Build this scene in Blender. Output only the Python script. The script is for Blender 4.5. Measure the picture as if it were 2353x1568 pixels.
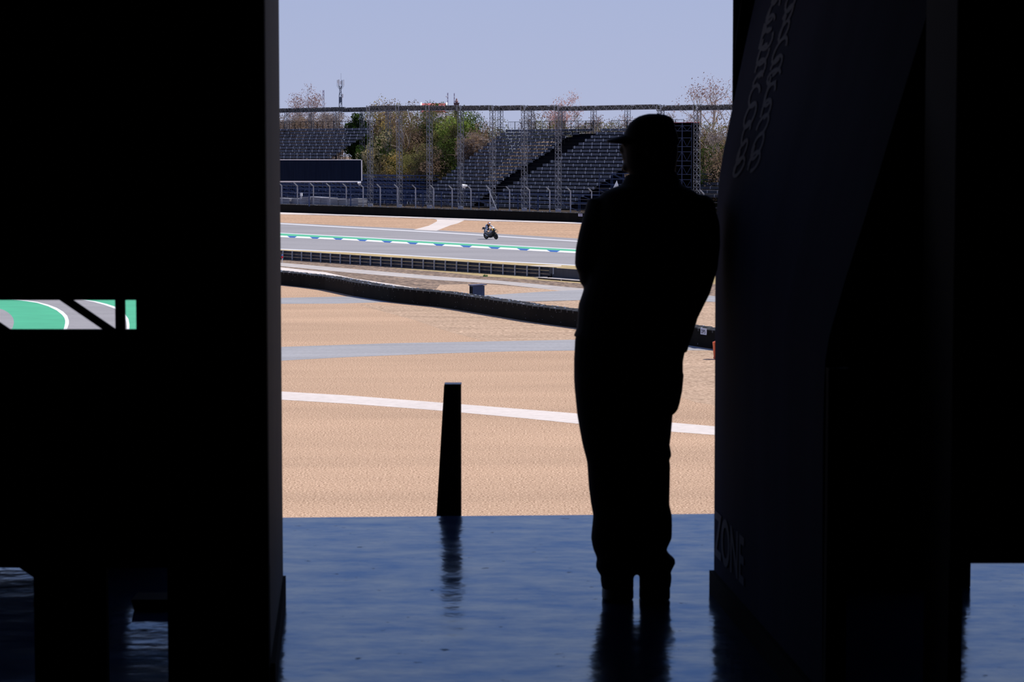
import bpy, bmesh, math, random
from mathutils import Vector, Matrix, Euler, noise
random.seed(7)
for o in list(bpy.data.objects): bpy.data.objects.remove(o)
C = bpy.context.scene
COL = C.collection

# ---------------------------------------------------------------- camera
F = 5600.0; CX = 1176.5; CY = 784.0; EYE = 1.68
PITCH = math.atan(439 / F)
cam = bpy.data.cameras.new('camera'); cam.sensor_width = 36; cam.lens = F / 2353 * 36
cam.clip_start = 0.1; cam.clip_end = 6000
cam.dof.use_dof = True; cam.dof.focus_distance = 190; cam.dof.aperture_fstop = 13
co = bpy.data.objects.new('camera', cam); COL.objects.link(co)
co.location = (0, 0, EYE); co.rotation_euler = (math.pi / 2 - PITCH, 0, 0)
C.camera = co

# ---------------------------------------------------------------- sky and sun
w = bpy.data.worlds.new('sky'); C.world = w; w.use_nodes = True
nt = w.node_tree; nt.nodes.clear()
wo = nt.nodes.new('ShaderNodeOutputWorld'); bg = nt.nodes.new('ShaderNodeBackground')
tc = nt.nodes.new('ShaderNodeTexCoord'); sx = nt.nodes.new('ShaderNodeSeparateXYZ'); rp = nt.nodes.new('ShaderNodeValToRGB')
nt.links.new(tc.outputs['Generated'], sx.inputs[0]); nt.links.new(sx.outputs['Z'], rp.inputs[0])
nt.links.new(rp.outputs[0], bg.inputs[0]); nt.links.new(bg.outputs[0], wo.inputs[0])
e = rp.color_ramp.elements
e[0].position = 0.0; e[0].color = (0.445, 0.490, 0.680, 1)
e[1].position = 0.07; e[1].color = (0.395, 0.460, 0.685, 1)
for p, c in ((0.20, (0.33, 0.42, 0.68, 1)), (0.45, (0.13, 0.20, 0.44, 1)), (1.0, (0.07, 0.12, 0.32, 1))):
    n_ = e.new(p); n_.color = c
bg.inputs[1].default_value = 1.0
sl = bpy.data.lights.new('sun', 'SUN'); sl.energy = 4.1; sl.angle = math.radians(0.6); sl.color = (1, 0.955, 0.90)
so = bpy.data.objects.new('sun', sl); COL.objects.link(so)
sun_to = Vector((0.50, 0.14, 0.855)).normalized()
so.rotation_euler = sun_to.to_track_quat('Z', 'Y').to_euler(); so.location = (60, 40, 120)

C.view_settings.view_transform = 'Standard'; C.view_settings.look = 'None'
C.view_settings.gamma = 1.0; C.view_settings.use_curve_mapping = False
C.view_settings.exposure = 0.0

# ---------------------------------------------------------------- helpers
ZG = -6.32
cP, sP = math.cos(PITCH), math.sin(PITCH)
def ray(px, py):
    a = (px - CX) / F; b = (CY - py) / F
    return Vector((a, cP + b * sP, -sP + b * cP))
def G(px, py, z=ZG):
    d = ray(px, py); t = (z - EYE) / d.z
    return Vector((d.x * t, d.y * t, z))
def D(px, py, y):
    d = ray(px, py); t = y / d.y
    return Vector((d.x * t, y, EYE + d.z * t))
F0 = G(650, 488); F1 = G(1330, 511)
U = (F1 - F0).normalized(); N = Vector((-U.y, U.x, 0))
def W(u, v, z): return Vector((F0.x + U.x * u + N.x * v, F0.y + U.y * u + N.y * v, z))
def UV(px, py, v):
    d = ray(px, py); o = F0 + N * v
    t = (o.x * N.x + o.y * N.y) / (d.x * N.x + d.y * N.y)
    x, y = d.x * t, d.y * t
    return ((x - F0.x) * U.x + (y - F0.y) * U.y, EYE + d.z * t)

MATS = {}
def mat(name, col, rough=0.7, metal=0.0, var=0.0, scale=5.0, col2=None, bump=0.0, spec=0.5, detail=3, stretch=(1, 1, 1), ior=None, contrast=0.25):
    if name in MATS: return MATS[name]
    m = bpy.data.materials.new(name); m.use_nodes = True
    t = m.node_tree; b = t.nodes['Principled BSDF']
    b.inputs['Roughness'].default_value = rough; b.inputs['Metallic'].default_value = metal
    b.inputs['Specular IOR Level'].default_value = spec
    if ior: b.inputs['IOR'].default_value = ior
    c = tuple(col) + (1,)
    tcn = t.nodes.new('ShaderNodeTexCoord'); mp = t.nodes.new('ShaderNodeMapping'); mp.inputs['Scale'].default_value = stretch
    t.links.new(tcn.outputs['Object'], mp.inputs[0])
    nz = t.nodes.new('ShaderNodeTexNoise'); nz.inputs['Scale'].default_value = scale; nz.inputs['Detail'].default_value = detail
    t.links.new(mp.outputs[0], nz.inputs['Vector'])
    cr = t.nodes.new('ShaderNodeValToRGB')
    cr.color_ramp.elements[0].position = 0.5 - contrast; cr.color_ramp.elements[1].position = 0.5 + contrast
    if col2 is None:
        k = var if var else 0.08
        col2 = tuple(min(1, x * (1 + k)) for x in col); c0 = tuple(x * (1 - k) for x in col)
    else: c0 = tuple(col)
    cr.color_ramp.elements[0].color = tuple(c0) + (1,); cr.color_ramp.elements[1].color = tuple(col2) + (1,)
    t.links.new(nz.outputs['Fac'], cr.inputs[0]); t.links.new(cr.outputs[0], b.inputs['Base Color'])
    if bump:
        bp = t.nodes.new('ShaderNodeBump'); bp.inputs['Strength'].default_value = bump; bp.inputs['Distance'].default_value = 0.02
        t.links.new(nz.outputs['Fac'], bp.inputs['Height']); t.links.new(bp.outputs[0], b.inputs['Normal'])
    MATS[name] = m; return m

def speckle(name, stops, s1, s2, big=(0.9, 1.08), bigscale=0.05, rough=0.95, rot=0.0, stripes=0.0):
    """ground material: fine grains times slow patches"""
    m = bpy.data.materials.new(name); m.use_nodes = True; t = m.node_tree; b = t.nodes['Principled BSDF']
    b.inputs['Roughness'].default_value = rough; b.inputs['Specular IOR Level'].default_value = 0.1
    tcn = t.nodes.new('ShaderNodeTexCoord')
    n1 = t.nodes.new('ShaderNodeTexNoise'); n1.inputs['Scale'].default_value = s1; n1.inputs['Detail'].default_value = 4; n1.inputs['Roughness'].default_value = 0.75
    t.links.new(tcn.outputs['Object'], n1.inputs['Vector'])
    cr = t.nodes.new('ShaderNodeValToRGB'); el = cr.color_ramp.elements
    el[0].position = stops[0][0]; el[0].color = stops[0][1] + (1,); el[1].position = stops[-1][0]; el[1].color = stops[-1][1] + (1,)
    for p, c in stops[1:-1]:
        q = el.new(p); q.color = c + (1,)
    t.links.new(n1.outputs['Fac'], cr.inputs[0])
    mp = t.nodes.new('ShaderNodeMapping'); mp.inputs['Rotation'].default_value = (0, 0, rot); mp.inputs['Scale'].default_value = (1, 4.0 if stripes else 1, 1)
    t.links.new(tcn.outputs['Object'], mp.inputs[0])
    n2 = t.nodes.new('ShaderNodeTexNoise'); n2.inputs['Scale'].default_value = bigscale; n2.inputs['Detail'].default_value = 5; n2.inputs['Roughness'].default_value = 0.6
    t.links.new(mp.outputs[0], n2.inputs['Vector'])
    mr = t.nodes.new('ShaderNodeMapRange'); mr.inputs[1].default_value = 0.3; mr.inputs[2].default_value = 0.7
    mr.inputs[3].default_value = big[0]; mr.inputs[4].default_value = big[1]
    t.links.new(n2.outputs['Fac'], mr.inputs[0])
    mx = t.nodes.new('ShaderNodeMix'); mx.data_type = 'RGBA'; mx.blend_type = 'MULTIPLY'; mx.inputs['Factor'].default_value = 1
    t.links.new(cr.outputs[0], mx.inputs['A'])
    cb = t.nodes.new('ShaderNodeCombineColor'); 
    for i in range(3): t.links.new(mr.outputs[0], cb.inputs[i])
    t.links.new(cb.outputs[0], mx.inputs['B']); t.links.new(mx.outputs['Result'], b.inputs['Base Color'])
    MATS[name] = m; return m

class MB:
    def __init__(s): s.v = []; s.f = []; s.mi = []
    def face(s, pts, m=0):
        i = len(s.v); s.v += [tuple(p) for p in pts]; s.f.append(tuple(range(i, i + len(pts)))); s.mi.append(m)
    def hexa(s, b, t, m=0):
        i = len(s.v); s.v += [tuple(p) for p in b] + [tuple(p) for p in t]
        n = len(b)
        s.f.append(tuple(i + k for k in reversed(range(n)))); s.f.append(tuple(i + n + k for k in range(n))); s.mi += [m, m]
        for k in range(n):
            s.f.append((i + k, i + (k + 1) % n, i + n + (k + 1) % n, i + n + k)); s.mi.append(m)
    def box(s, lo, hi, m=0):
        x0, y0, z0 = lo; x1, y1, z1 = hi
        s.hexa([(x0, y0, z0), (x1, y0, z0), (x1, y1, z0), (x0, y1, z0)], [(x0, y0, z1), (x1, y0, z1), (x1, y1, z1), (x0, y1, z1)], m)
    def ubox(s, u0, u1, v0, v1, z0, z1, m=0):
        s.hexa([W(u0, v0, z0), W(u1, v0, z0), W(u1, v1, z0), W(u0, v1, z0)], [W(u0, v0, z1), W(u1, v0, z1), W(u1, v1, z1), W(u0, v1, z1)], m)
    def tube(s, pts, rad, n=8, m=0, caps=True, flat=1.0):
        pts = [Vector(p) for p in pts]
        if not isinstance(rad, (list, tuple)): rad = [rad] * len(pts)
        base = len(s.v); prev = None
        for k, p in enumerate(pts):
            d = (pts[min(k + 1, len(pts) - 1)] - pts[max(k - 1, 0)])
            if d.length < 1e-9: d = Vector((0, 0, 1))
            d.normalize()
            if prev is None:
                a = d.cross(Vector((0, 0, 1)))
                if a.length < 0.05: a = d.cross(Vector((0, 1, 0)))
                a.normalize()
            else:
                a = prev - d * prev.dot(d)
                a.normalize()
            prev = a; b = d.cross(a)
            for j in range(n):
                th = 2 * math.pi * (j + 0.5) / n
                s.v.append(tuple(p + a * math.cos(th) * rad[k] + b * math.sin(th) * rad[k] * flat))
        for k in range(len(pts) - 1):
            for j in range(n):
                s.f.append((base + k * n + j, base + k * n + (j + 1) % n, base + (k + 1) * n + (j + 1) % n, base + (k + 1) * n + j)); s.mi.append(m)
        if caps:
            s.f.append(tuple(base + j for j in reversed(range(n)))); s.mi.append(m)
            e_ = base + (len(pts) - 1) * n
            s.f.append(tuple(e_ + j for j in range(n))); s.mi.append(m)
    def rings(s, rings, m=0):
        """closed loft through lists of equal length"""
        base = len(s.v); n = len(rings[0])
        for r in rings: s.v += [tuple(p) for p in r]
        for k in range(len(rings) - 1):
            for j in range(n):
                s.f.append((base + k * n + j, base + k * n + (j + 1) % n, base + (k + 1) * n + (j + 1) % n, base + (k + 1) * n + j)); s.mi.append(m)
        s.f.append(tuple(base + j for j in reversed(range(n)))); s.mi.append(m)
        e_ = base + (len(rings) - 1) * n
        s.f.append(tuple(e_ + j for j in range(n))); s.mi.append(m)
    def ball(s, c, r, m=0, nu=16, nv=10, rot=None):
        c = Vector(c); rr = []
        for k in range(1, nv):
            ph = math.pi * k / nv
            ring = []
            for j in range(nu):
                th = 2 * math.pi * j / nu
                p = Vector((r[0] * math.sin(ph) * math.cos(th), r[1] * math.sin(ph) * math.sin(th), -r[2] * math.cos(ph)))
                if rot: p = rot @ p
                ring.append(c + p)
            rr.append(ring)
        s.rings(rr, m)
    def build(s, name, mats, parent=None, smooth=False, bevel=0, remesh=0, sm=0):
        me = bpy.data.meshes.new(name); me.from_pydata(s.v, [], s.f)
        if not isinstance(mats, (list, tuple)): mats = [mats]
        for m_ in mats: me.materials.append(m_)
        if len(mats) > 1: me.polygons.foreach_set('material_index', s.mi)
        if smooth: me.polygons.foreach_set('use_smooth', [True] * len(me.polygons))
        me.update()
        o = bpy.data.objects.new(name, me); COL.objects.link(o)
        if parent: o.parent = parent
        if remesh:
            r = o.modifiers.new('remesh', 'REMESH'); r.mode = 'VOXEL'; r.voxel_size = remesh; r.use_smooth_shade = True
            if sm:
                q = o.modifiers.new('smooth', 'SMOOTH'); q.iterations = sm; q.factor = 0.5
        if bevel:
            b_ = o.modifiers.new('bevel', 'BEVEL'); b_.width = bevel; b_.segments = 2
        return o
def tag(o, label=None, cat=None, group=None, kind=None):
    if label: o['label'] = label
    if cat: o['category'] = cat
    if group: o['group'] = group
    if kind: o['kind'] = kind
    return o
def empty(name, loc=(0, 0, 0), label=None, cat=None, group=None):
    o = bpy.data.objects.new(name, None); COL.objects.link(o); o.location = loc; o.empty_display_size = 0.2
    return tag(o, label, cat, group)
def copy_tree(o, parent=None):
    c = o.copy(); COL.objects.link(c)
    if parent: c.parent = parent
    for ch in list(o.children): copy_tree(ch, c)
    return c
def interp(pts, x):
    pts = sorted(pts)
    if x <= pts[0][0]: a, b = pts[0], pts[1]
    elif x >= pts[-1][0]: a, b = pts[-2], pts[-1]
    else:
        for a, b in zip(pts, pts[1:]):
            if a[0] <= x <= b[0]: break
    return a[1] + (b[1] - a[1]) * (x - a[0]) / (b[0] - a[0])
def ribbon(name, top, bot, z, m, x0, x1, n=60, label=None, cat=None):
    mb = MB(); z = z * 0.12
    for k in range(n):
        xa = x0 + (x1 - x0) * k / n; xb = x0 + (x1 - x0) * (k + 1) / n
        mb.face([G(xa, interp(bot, xa), ZG + z), G(xb, interp(bot, xb), ZG + z), G(xb, interp(top, xb), ZG + z), G(xa, interp(top, xa), ZG + z)])
    o = mb.build(name, m); o['kind'] = 'structure'
    tag(o, label, cat)
    return o
def poly(name, pts, z, m, label=None, cat=None):
    mb = MB(); z = z * 0.12; mb.face([G(x, y, ZG + z) for x, y in pts]); o = mb.build(name, m); o['kind'] = 'structure'; tag(o, label, cat); return o

# ---------------------------------------------------------------- materials
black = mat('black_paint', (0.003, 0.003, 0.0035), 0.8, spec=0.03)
gravel = speckle('gravel', [(0.36, (0.14, 0.082, 0.050)), (0.43, (0.40, 0.250, 0.155)), (0.52, (0.60, 0.395, 0.26)), (0.63, (0.94, 0.68, 0.48))], 19.0, 0, big=(0.84, 1.06), bigscale=0.06, stripes=1, rot=0.35)
gravel_far = speckle('gravel_far', [(0.36, (0.38, 0.24, 0.155)), (0.62, (0.70, 0.46, 0.30))], 4.0, 0, big=(0.84, 1.1), bigscale=0.10, stripes=1, rot=-0.87)
drygrass = speckle('dry_grass', [(0.32, (0.24, 0.16, 0.11)), (0.44, (0.47, 0.32, 0.215)), (0.54, (0.60, 0.42, 0.29)), (0.66, (0.82, 0.60, 0.43))], 6.0, 0, big=(0.80, 1.06), bigscale=0.25, stripes=1, rot=-0.6)
scrub = speckle('scrub_soil', [(0.36, (0.08, 0.062, 0.055)), (0.45, (0.20, 0.150, 0.120)), (0.54, (0.34, 0.24, 0.175)), (0.66, (0.62, 0.45, 0.32))], 3.2, 0, big=(0.75, 1.1), bigscale=0.3)
concrete = speckle('pale_concrete', [(0.35, (0.70, 0.62, 0.56)), (0.65, (0.82, 0.73, 0.67))], 3.0, 0, big=(0.92, 1.05), bigscale=0.2)
pathmat = speckle('path_concrete', [(0.35, (0.46, 0.42, 0.395)), (0.65, (0.60, 0.54, 0.50))], 1.5, 0, big=(0.88, 1.08), bigscale=0.2)
asphalt = speckle('asphalt', [(0.35, (0.330, 0.315, 0.325)), (0.65, (0.385, 0.37, 0.375))], 8.0, 0, big=(0.86, 1.06), bigscale=0.07, stripes=1, rot=-0.87)
asphalt2 = speckle('service_asphalt', [(0.35, (0.35, 0.345, 0.355)), (0.65, (0.43, 0.42, 0.43))], 6.0, 0, big=(0.86, 1.08), bigscale=0.2, stripes=1, rot=0.1)
greenp = mat('green_paint', (0.075, 0.47, 0.25), 0.7, var=0.10, scale=0.5)
greenf = mat('green_kerb_paint', (0.10, 0.50, 0.27), 0.7, var=0.05, scale=0.5)
whitep = mat('white_paint', (0.92, 0.92, 0.92), 0.6)
linep = mat('track_line_paint', (0.80, 0.79, 0.79), 0.6)
bluep = mat('blue_kerb_paint', (0.02, 0.12, 0.42), 0.6)
belt = mat('black_belt', (0.0015, 0.0015, 0.002), 0.7, col2=(0.007, 0.006, 0.005), scale=2.0, spec=0.06, stretch=(1, 1, 0.2))
rubber = mat('tyre_rubber', (0.015, 0.015, 0.018), 0.65, var=0.3, scale=6)
galv = mat('galvanised_steel', (0.36, 0.38, 0.43), 0.5, 0.3, var=0.15, scale=8)
railsteel = mat('guardrail_steel', (0.045, 0.052, 0.075), 0.5, 0.3, var=0.2, scale=4)
truss_m = mat('truss_alloy', (0.19, 0.20, 0.23), 0.45, 0.2, var=0.6, scale=5)
truss_d = mat('truss_dark', (0.030, 0.031, 0.034), 0.8, col2=(0.16, 0.155, 0.14), scale=5, contrast=0.12, spec=0.1)
seat_m = mat('bench_plank', (0.085, 0.095, 0.125), 0.6, var=0.2, scale=1.5)
tick_m = mat('bench_bracket', (0.62, 0.63, 0.68), 0.5, 0.2)
dark_st = mat('dark_stand_frame', (0.004, 0.004, 0.006), 0.8, spec=0.1)
navy = mat('navy_scaffold', (0.020, 0.045, 0.13), 0.5, 0.2, var=0.3, scale=3)
board_m = mat('board_navy', (0.008, 0.013, 0.030), 0.9, spec=0.03, var=0.25, scale=3, stretch=(6, 6, 0.1))
white_m = mat('white_enamel', (0.93, 0.94, 0.96), 0.5)
slab_m = mat('grey_sheet', (0.42, 0.42, 0.46), 0.7, var=0.2, scale=1)
bark = mat('bark', (0.20, 0.14, 0.10), 0.9, var=0.3, scale=2)
bark_l = mat('pale_bark', (0.36, 0.29, 0.24), 0.9, var=0.2, scale=2)

# ---------------------------------------------------------------- the ground
gb = MB(); gb.face([(-1500, 11.5, ZG), (1500, 11.5, ZG), (1500, 3000, ZG), (-1500, 3000, ZG)])
g0 = gb.build('ground', scrub); g0['kind'] = 'structure'
A = 200; B = 2300
# far side of the track
edgeA = [(650, 512), (796, 519), (945, 525.5), (1330, 548.5)]
base_far = [(650, 488), (1330, 511)]
ribbon('gravel_trap', base_far, edgeA, 0.02, gravel_far, A, B)
ribbon('concrete_strip', base_far, [(640, 492.5), (830, 497), (1000, 503), (1068, 506.5), (1330, 514.5)], 0.04, concrete, A, B)
poly('access_lane', [(985, 500.5), (1035, 502.3), (1068, 506), (1052, 513.5), (1035, 518), (1003, 530.5), (950, 528), (985, 519), (1004, 509), (1004, 505)], 0.05, concrete)
low_edge = [(647, 575), (796, 582), (1010, 595), (1152, 603.5), (1319, 611.5)]
ribbon('race_track', edgeA, low_edge, 0.03, asphalt, A, B)
l1 = [(647, 514), (796, 522.6), (1010, 534.4), (1152, 543.3), (1325, 554.5)]
def off(p, d): return [(x, y + d) for x, y in p]
ribbon('track_edge_line', off(l1, -0.9), off(l1, 1.0), 0.05, linep, A, B)
l2 = [(647, 536), (796, 543.7), (1010, 556), (1321, 572.8)]
gt = [(647, 536.6), (796, 544.5), (1010, 557), (1321, 573.6)]
gbm = [(647, 541.5), (796, 548.4), (1010, 561), (1321, 577.9)]
kb = [(647, 545.2), (796, 551.8), (1010, 565), (1321, 581.8)]
ribbon('kerb_line', off(l2, -0.9), off(l2, 0.8), 0.05, linep, A, B)
ribbon('green_kerb', gt, gbm, 0.06, greenf, A, B)
kerb = ribbon('striped_kerb', gbm, kb, 0.06, bluep, A, B)
mb = MB()
a0 = G(729.5, interp(kb, 729.5)); a1 = G(955, interp(kb, 955)); st = (a1 - a0) / 4
def px_of(p):
    dz = p.z - EYE; f_ = p.y * cP - dz * sP
    return CX + F * p.x / f_
for k in range(-10, 26):
    p0 = a0 + st * k; p1 = a0 + st * (k + 0.78); p2 = a0 + st * (k + 0.10); p3 = a0 + st * (k + 0.66)
    xs = [px_of(q) for q in (p0, p1, p3, p2)]
    mb.face([G(xs[0], interp(kb, xs[0]), ZG + 0.011), G(xs[1], interp(kb, xs[1]), ZG + 0.011), G(xs[2], interp(gbm, xs[2]), ZG + 0.011), G(xs[3], interp(gbm, xs[3]), ZG + 0.011)])
wb = mb.build('white_kerb_blocks', whitep, kerb)
l3 = [(647, 572.8), (796, 579.2), (1010, 592), (1152, 601), (1319, 609.7)]
ribbon('track_inner_line', off(l3, -0.9), off(l3, 0.9), 0.05, linep, A, B)
grass2 = speckle('straw_verge', [(0.3, (0.40, 0.30, 0.13)), (0.7, (0.66, 0.50, 0.28))], 3.0, 0, big=(0.75, 1.1), bigscale=0.3)
ribbon('grass_verge', off(l3, 1.0), [(647, 578), (1010, 612), (1319, 632)], 0.04, grass2, A, B)
ribbon('verge_line', [(1140, 615.2), (1230, 610.5), (1250, 610.3)], [(1140, 617), (1230, 612.8), (1300, 612)], 0.06, concrete, 1200, 1290, 6)
# infield between guardrail and near barrier
ribbon('straw_verge', [(900, 616), (1010, 621), (1249, 637.5), (1420, 652)], [(900, 616.5), (1010, 625), (1100, 634), (1249, 645), (1420, 658)], 0.02, grass2, 900, 1420, 20)
ribbon('infield_path', [(560, 596), (647, 604), (796, 617), (1010, 635.5), (1152, 645.5), (1338, 663), (1420, 668)], [(560, 603), (647, 612), (796, 626), (1010, 644), (1152, 653), (1293, 669), (1338, 669), (1420, 674)], 0.03, pathmat, 330, 1420)
ribbon('barrier_strip', [(560, 605), (647, 614.5), (746, 625.5), (812, 640), (895, 652), (1010, 671)], [(560, 612), (647, 623), (746, 634), (812, 647), (895, 657), (1010, 671)], 0.03, concrete, 500, 1010)
poly('straw_patch', [(1000, 668), (1010, 655), (1100, 652), (1180, 658), (1300, 669), (1240, 674), (1130, 679), (1020, 690), (990, 684)], 0.025, drygrass)
ribbon('service_road', [(330, 690), (647, 684.7), (730, 683), (812, 681.4), (1000, 681), (1130, 678), (1240, 671), (1338, 666), (1450, 662), (1645, 681), (1900, 700)], [(330, 703), (647, 698.5), (779, 698), (895, 694.5), (1100, 695), (1217, 693), (1332, 690), (1450, 686), (1645, 694), (1900, 712)], 0.035, asphalt2, 330, 1900)
poly('dry_verge', [(1130, 697), (1332, 691), (1645, 695), (2100, 720), (2100, 868), (1645, 801), (1323, 752), (1217, 738)], 0.015, drygrass)
# big gravel field nearest the building
nb = [(200, 600), (647, 655), (746, 666.5), (812, 680.6), (895, 694), (1010, 706), (1108, 721.4), (1217, 739.8), (1323, 754), (1645, 803), (2300, 890)]
fb = [(200, 600 + 0), (647, 655)]
ribbon('gravel_field', nb, [(200, 1500), (2400, 1500)], 0.02, gravel, 330, 2400, 80)
mbn = MB(); mbn.face([(-60, 11.5, ZG + 0.0024), (60, 11.5, ZG + 0.0024), G(2400, 1495, ZG + 0.0024), G(-400, 1495, ZG + 0.0024)])
gn = mbn.build('gravel_apron', gravel); gn['kind'] = 'structure'
mbn = MB(); mbn.face([G(330, 1500, ZG + 0.0022), G(-900, 1500, ZG + 0.0022), G(-900, 560, ZG + 0.0022), G(330, 560, ZG + 0.0022)])
gn = mbn.build('gravel_runoff', gravel); gn['kind'] = 'structure'
poly('dry_grass_patch', [(820, 700), (1000, 706), (1325, 756), (1440, 772), (1440, 782), (1240, 788), (1120, 786), (1030, 762), (950, 735), (880, 716)], 0.03, drygrass)
poly('dry_grass_field', [(1440, 800), (1580, 800), (1645, 803), (2100, 860), (2100, 960), (1645, 932), (1600, 925), (1560, 912), (1440, 905)], 0.03, drygrass)
ribbon('lower_service_road', [(330, 812), (647, 797.5), (900, 789), (1100, 785.3), (1320, 781), (1450, 780), (1580, 793), (1700, 815)], [(330, 855), (647, 829), (800, 821), (1000, 813), (1200, 807), (1320, 806), (1450, 805), (1580, 805), (1700, 806)], 0.045, asphalt2, 330, 1640)
pt = [(330, 884), (647, 900), (800, 909), (1000, 924.5), (1320, 950), (1538, 971), (1643, 980), (2100, 1020)]
pb = [(330, 902), (647, 919), (800, 928), (1000, 943), (1200, 961), (1326, 974), (1538, 992), (1643, 1000), (2100, 1040)]
ribbon('pale_path', pt, pb, 0.05, concrete, 330, 2100)
# the corner seen through the slot in the left rack
def zp(l): return [(x / 6.536, 660 + y / 6.536) for x, y in l]
poly('runoff_asphalt', [(-600, 640), (330, 640), (330, 800), (-600, 800)], 0.03, asphalt)
inner = [(-900, 130), (-100, 160), (250, 194), (400, 212), (560, 238), (720, 288), (850, 350), (930, 415), (965, 460), (978, 500), (978, 540), (965, 600), (945, 660), (900, 800), (820, 900)]
outer = [(-900, 110), (-100, 148), (250, 188), (400, 200), (560, 222), (720, 262), (850, 310), (950, 370), (1010, 430), (1035, 500), (1035, 550), (1015, 610), (990, 665), (950, 800), (870, 900)]
poly('green_runoff', zp(inner + [(-900, 900)]), 0.05, greenp)
mb = MB()
for k in range(len(inner) - 1):
    q = zp([inner[k], inner[k + 1], outer[k + 1], outer[k]]); mb.face([G(x, y, ZG + 0.0096) for x, y in reversed(q)])
o = mb.build('runoff_edge_line', whitep); o['kind'] = 'structure'
poly('asphalt_patch', zp([(-900, 250), (-100, 300), (0, 325), (60, 345), (120, 380), (170, 425), (200, 470), (210, 530), (195, 600), (160, 660), (60, 800), (-900, 900)]), 0.07, asphalt)
in2 = [(1000, 172), (1240, 194), (1400, 222), (1560, 266), (1725, 325), (1800, 370), (1850, 415), (1895, 520), (1905, 600), (1900, 700), (1880, 900)]
out2 = [(1000, 160), (1290, 190), (1450, 216), (1600, 252), (1725, 292), (1820, 345), (1880, 405), (1930, 480), (1945, 560), (1943, 650), (1940, 900)]
mb = MB()
for k in range(len(in2) - 1):
    q = zp([in2[k], in2[k + 1], out2[k + 1], out2[k]]); mb.face([G(x, y, ZG + 0.0096) for x, y in reversed(q)])
o = mb.build('corner_edge_line', whitep); o['kind'] = 'structure'
poly('outer_green_runoff', zp(out2 + [(2300, 900), (2300, 100), (1000, 100)]), 0.05, greenp)

# ---------------------------------------------------------------- building shell
floor_m = bpy.data.materials.new('blue_epoxy_floor'); floor_m.use_nodes = True
t = floor_m.node_tree; b = t.nodes['Principled BSDF']
tcn = t.nodes.new('ShaderNodeTexCoord')
n1 = t.nodes.new('ShaderNodeTexNoise'); n1.inputs['Scale'].default_value = 2.2; n1.inputs['Detail'].default_value = 6; n1.inputs['Roughness'].default_value = 0.6
mpf = t.nodes.new('ShaderNodeMapping'); mpf.inputs['Scale'].default_value = (0.8, 1.6, 1)
t.links.new(tcn.outputs['Object'], mpf.inputs[0]); t.links.new(mpf.outputs[0], n1.inputs['Vector'])
cr = t.nodes.new('ShaderNodeValToRGB'); cr.color_ramp.elements[0].position = 0.32; cr.color_ramp.elements[1].position = 0.68
cr.color_ramp.elements[0].color = (0.003, 0.010, 0.035, 1); cr.color_ramp.elements[1].color = (0.012, 0.030, 0.08, 1)
t.links.new(n1.outputs['Fac'], cr.inputs[0])
# a few dark scuffs
n3 = t.nodes.new('ShaderNodeTexNoise'); n3.inputs['Scale'].default_value = 15; n3.inputs['Detail'].default_value = 5
t.links.new(tcn.outputs['Object'], n3.inputs['Vector'])
cs = t.nodes.new('ShaderNodeValToRGB'); cs.color_ramp.elements[0].position = 0.26; cs.color_ramp.elements[1].position = 0.33
t.links.new(n3.outputs['Fac'], cs.inputs[0])
mxf = t.nodes.new('ShaderNodeMix'); mxf.data_type = 'RGBA'; mxf.inputs['A'].default_value = (0.006, 0.010, 0.02, 1)
t.links.new(cs.outputs[0], mxf.inputs['Factor']); t.links.new(cr.outputs[0], mxf.inputs['B'])
t.links.new(mxf.outputs['Result'], b.inputs['Base Color']); b.inputs['Roughness'].default_value = 0.6; b.inputs['Specular IOR Level'].default_value = 0.0
gl = t.nodes.new('ShaderNodeBsdfGlossy'); fr = t.nodes.new('ShaderNodeFresnel'); fr.inputs['IOR'].default_value = 1.74; ms = t.nodes.new('ShaderNodeMixShader')
rr_ = t.nodes.new('ShaderNodeMapRange'); rr_.inputs[1].default_value = 0.3; rr_.inputs[2].default_value = 0.7; rr_.inputs[3].default_value = 0.17; rr_.inputs[4].default_value = 0.09
t.links.new(n1.outputs['Fac'], rr_.inputs[0]); t.links.new(rr_.outputs[0], gl.inputs['Roughness'])
gc = t.nodes.new('ShaderNodeValToRGB'); gc.color_ramp.elements[0].position = 0.36; gc.color_ramp.elements[1].position = 0.62
gc.color_ramp.elements[0].color = (0.42, 0.62, 0.90, 1); gc.color_ramp.elements[1].color = (0.88, 0.96, 1.0, 1)
n4 = t.nodes.new('ShaderNodeTexNoise'); n4.inputs['Scale'].default_value = 3.5; n4.inputs['Detail'].default_value = 7; n4.inputs['Roughness'].default_value = 0.72
t.links.new(mpf.outputs[0], n4.inputs['Vector']); t.links.new(n4.outputs['Fac'], gc.inputs[0])
mg = t.nodes.new('ShaderNodeMix'); mg.data_type = 'RGBA'; mg.inputs['A'].default_value = (0.15, 0.20, 0.26, 1)
t.links.new(cs.outputs[0], mg.inputs['Factor']); t.links.new(gc.outputs[0], mg.inputs['B']); t.links.new(mg.outputs['Result'], gl.inputs['Color'])
n2 = t.nodes.new('ShaderNodeTexNoise'); n2.inputs['Scale'].default_value = 5.0; n2.inputs['Detail'].default_value = 3
t.links.new(tcn.outputs['Object'], n2.inputs['Vector'])
bp = t.nodes.new('ShaderNodeBump'); bp.inputs['Strength'].default_value = 0.45; bp.inputs['Distance'].default_value = 0.010
t.links.new(n2.outputs['Fac'], bp.inputs['Height']); t.links.new(bp.outputs[0], gl.inputs['Normal'])
fo_ = [n for n in t.nodes if n.type == 'OUTPUT_MATERIAL'][0]
t.links.new(fr.outputs[0], ms.inputs[0]); t.links.new(b.outputs[0], ms.inputs[1]); t.links.new(gl.outputs[0], ms.inputs[2]); t.links.new(ms.outputs[0], fo_.inputs[0])
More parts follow.
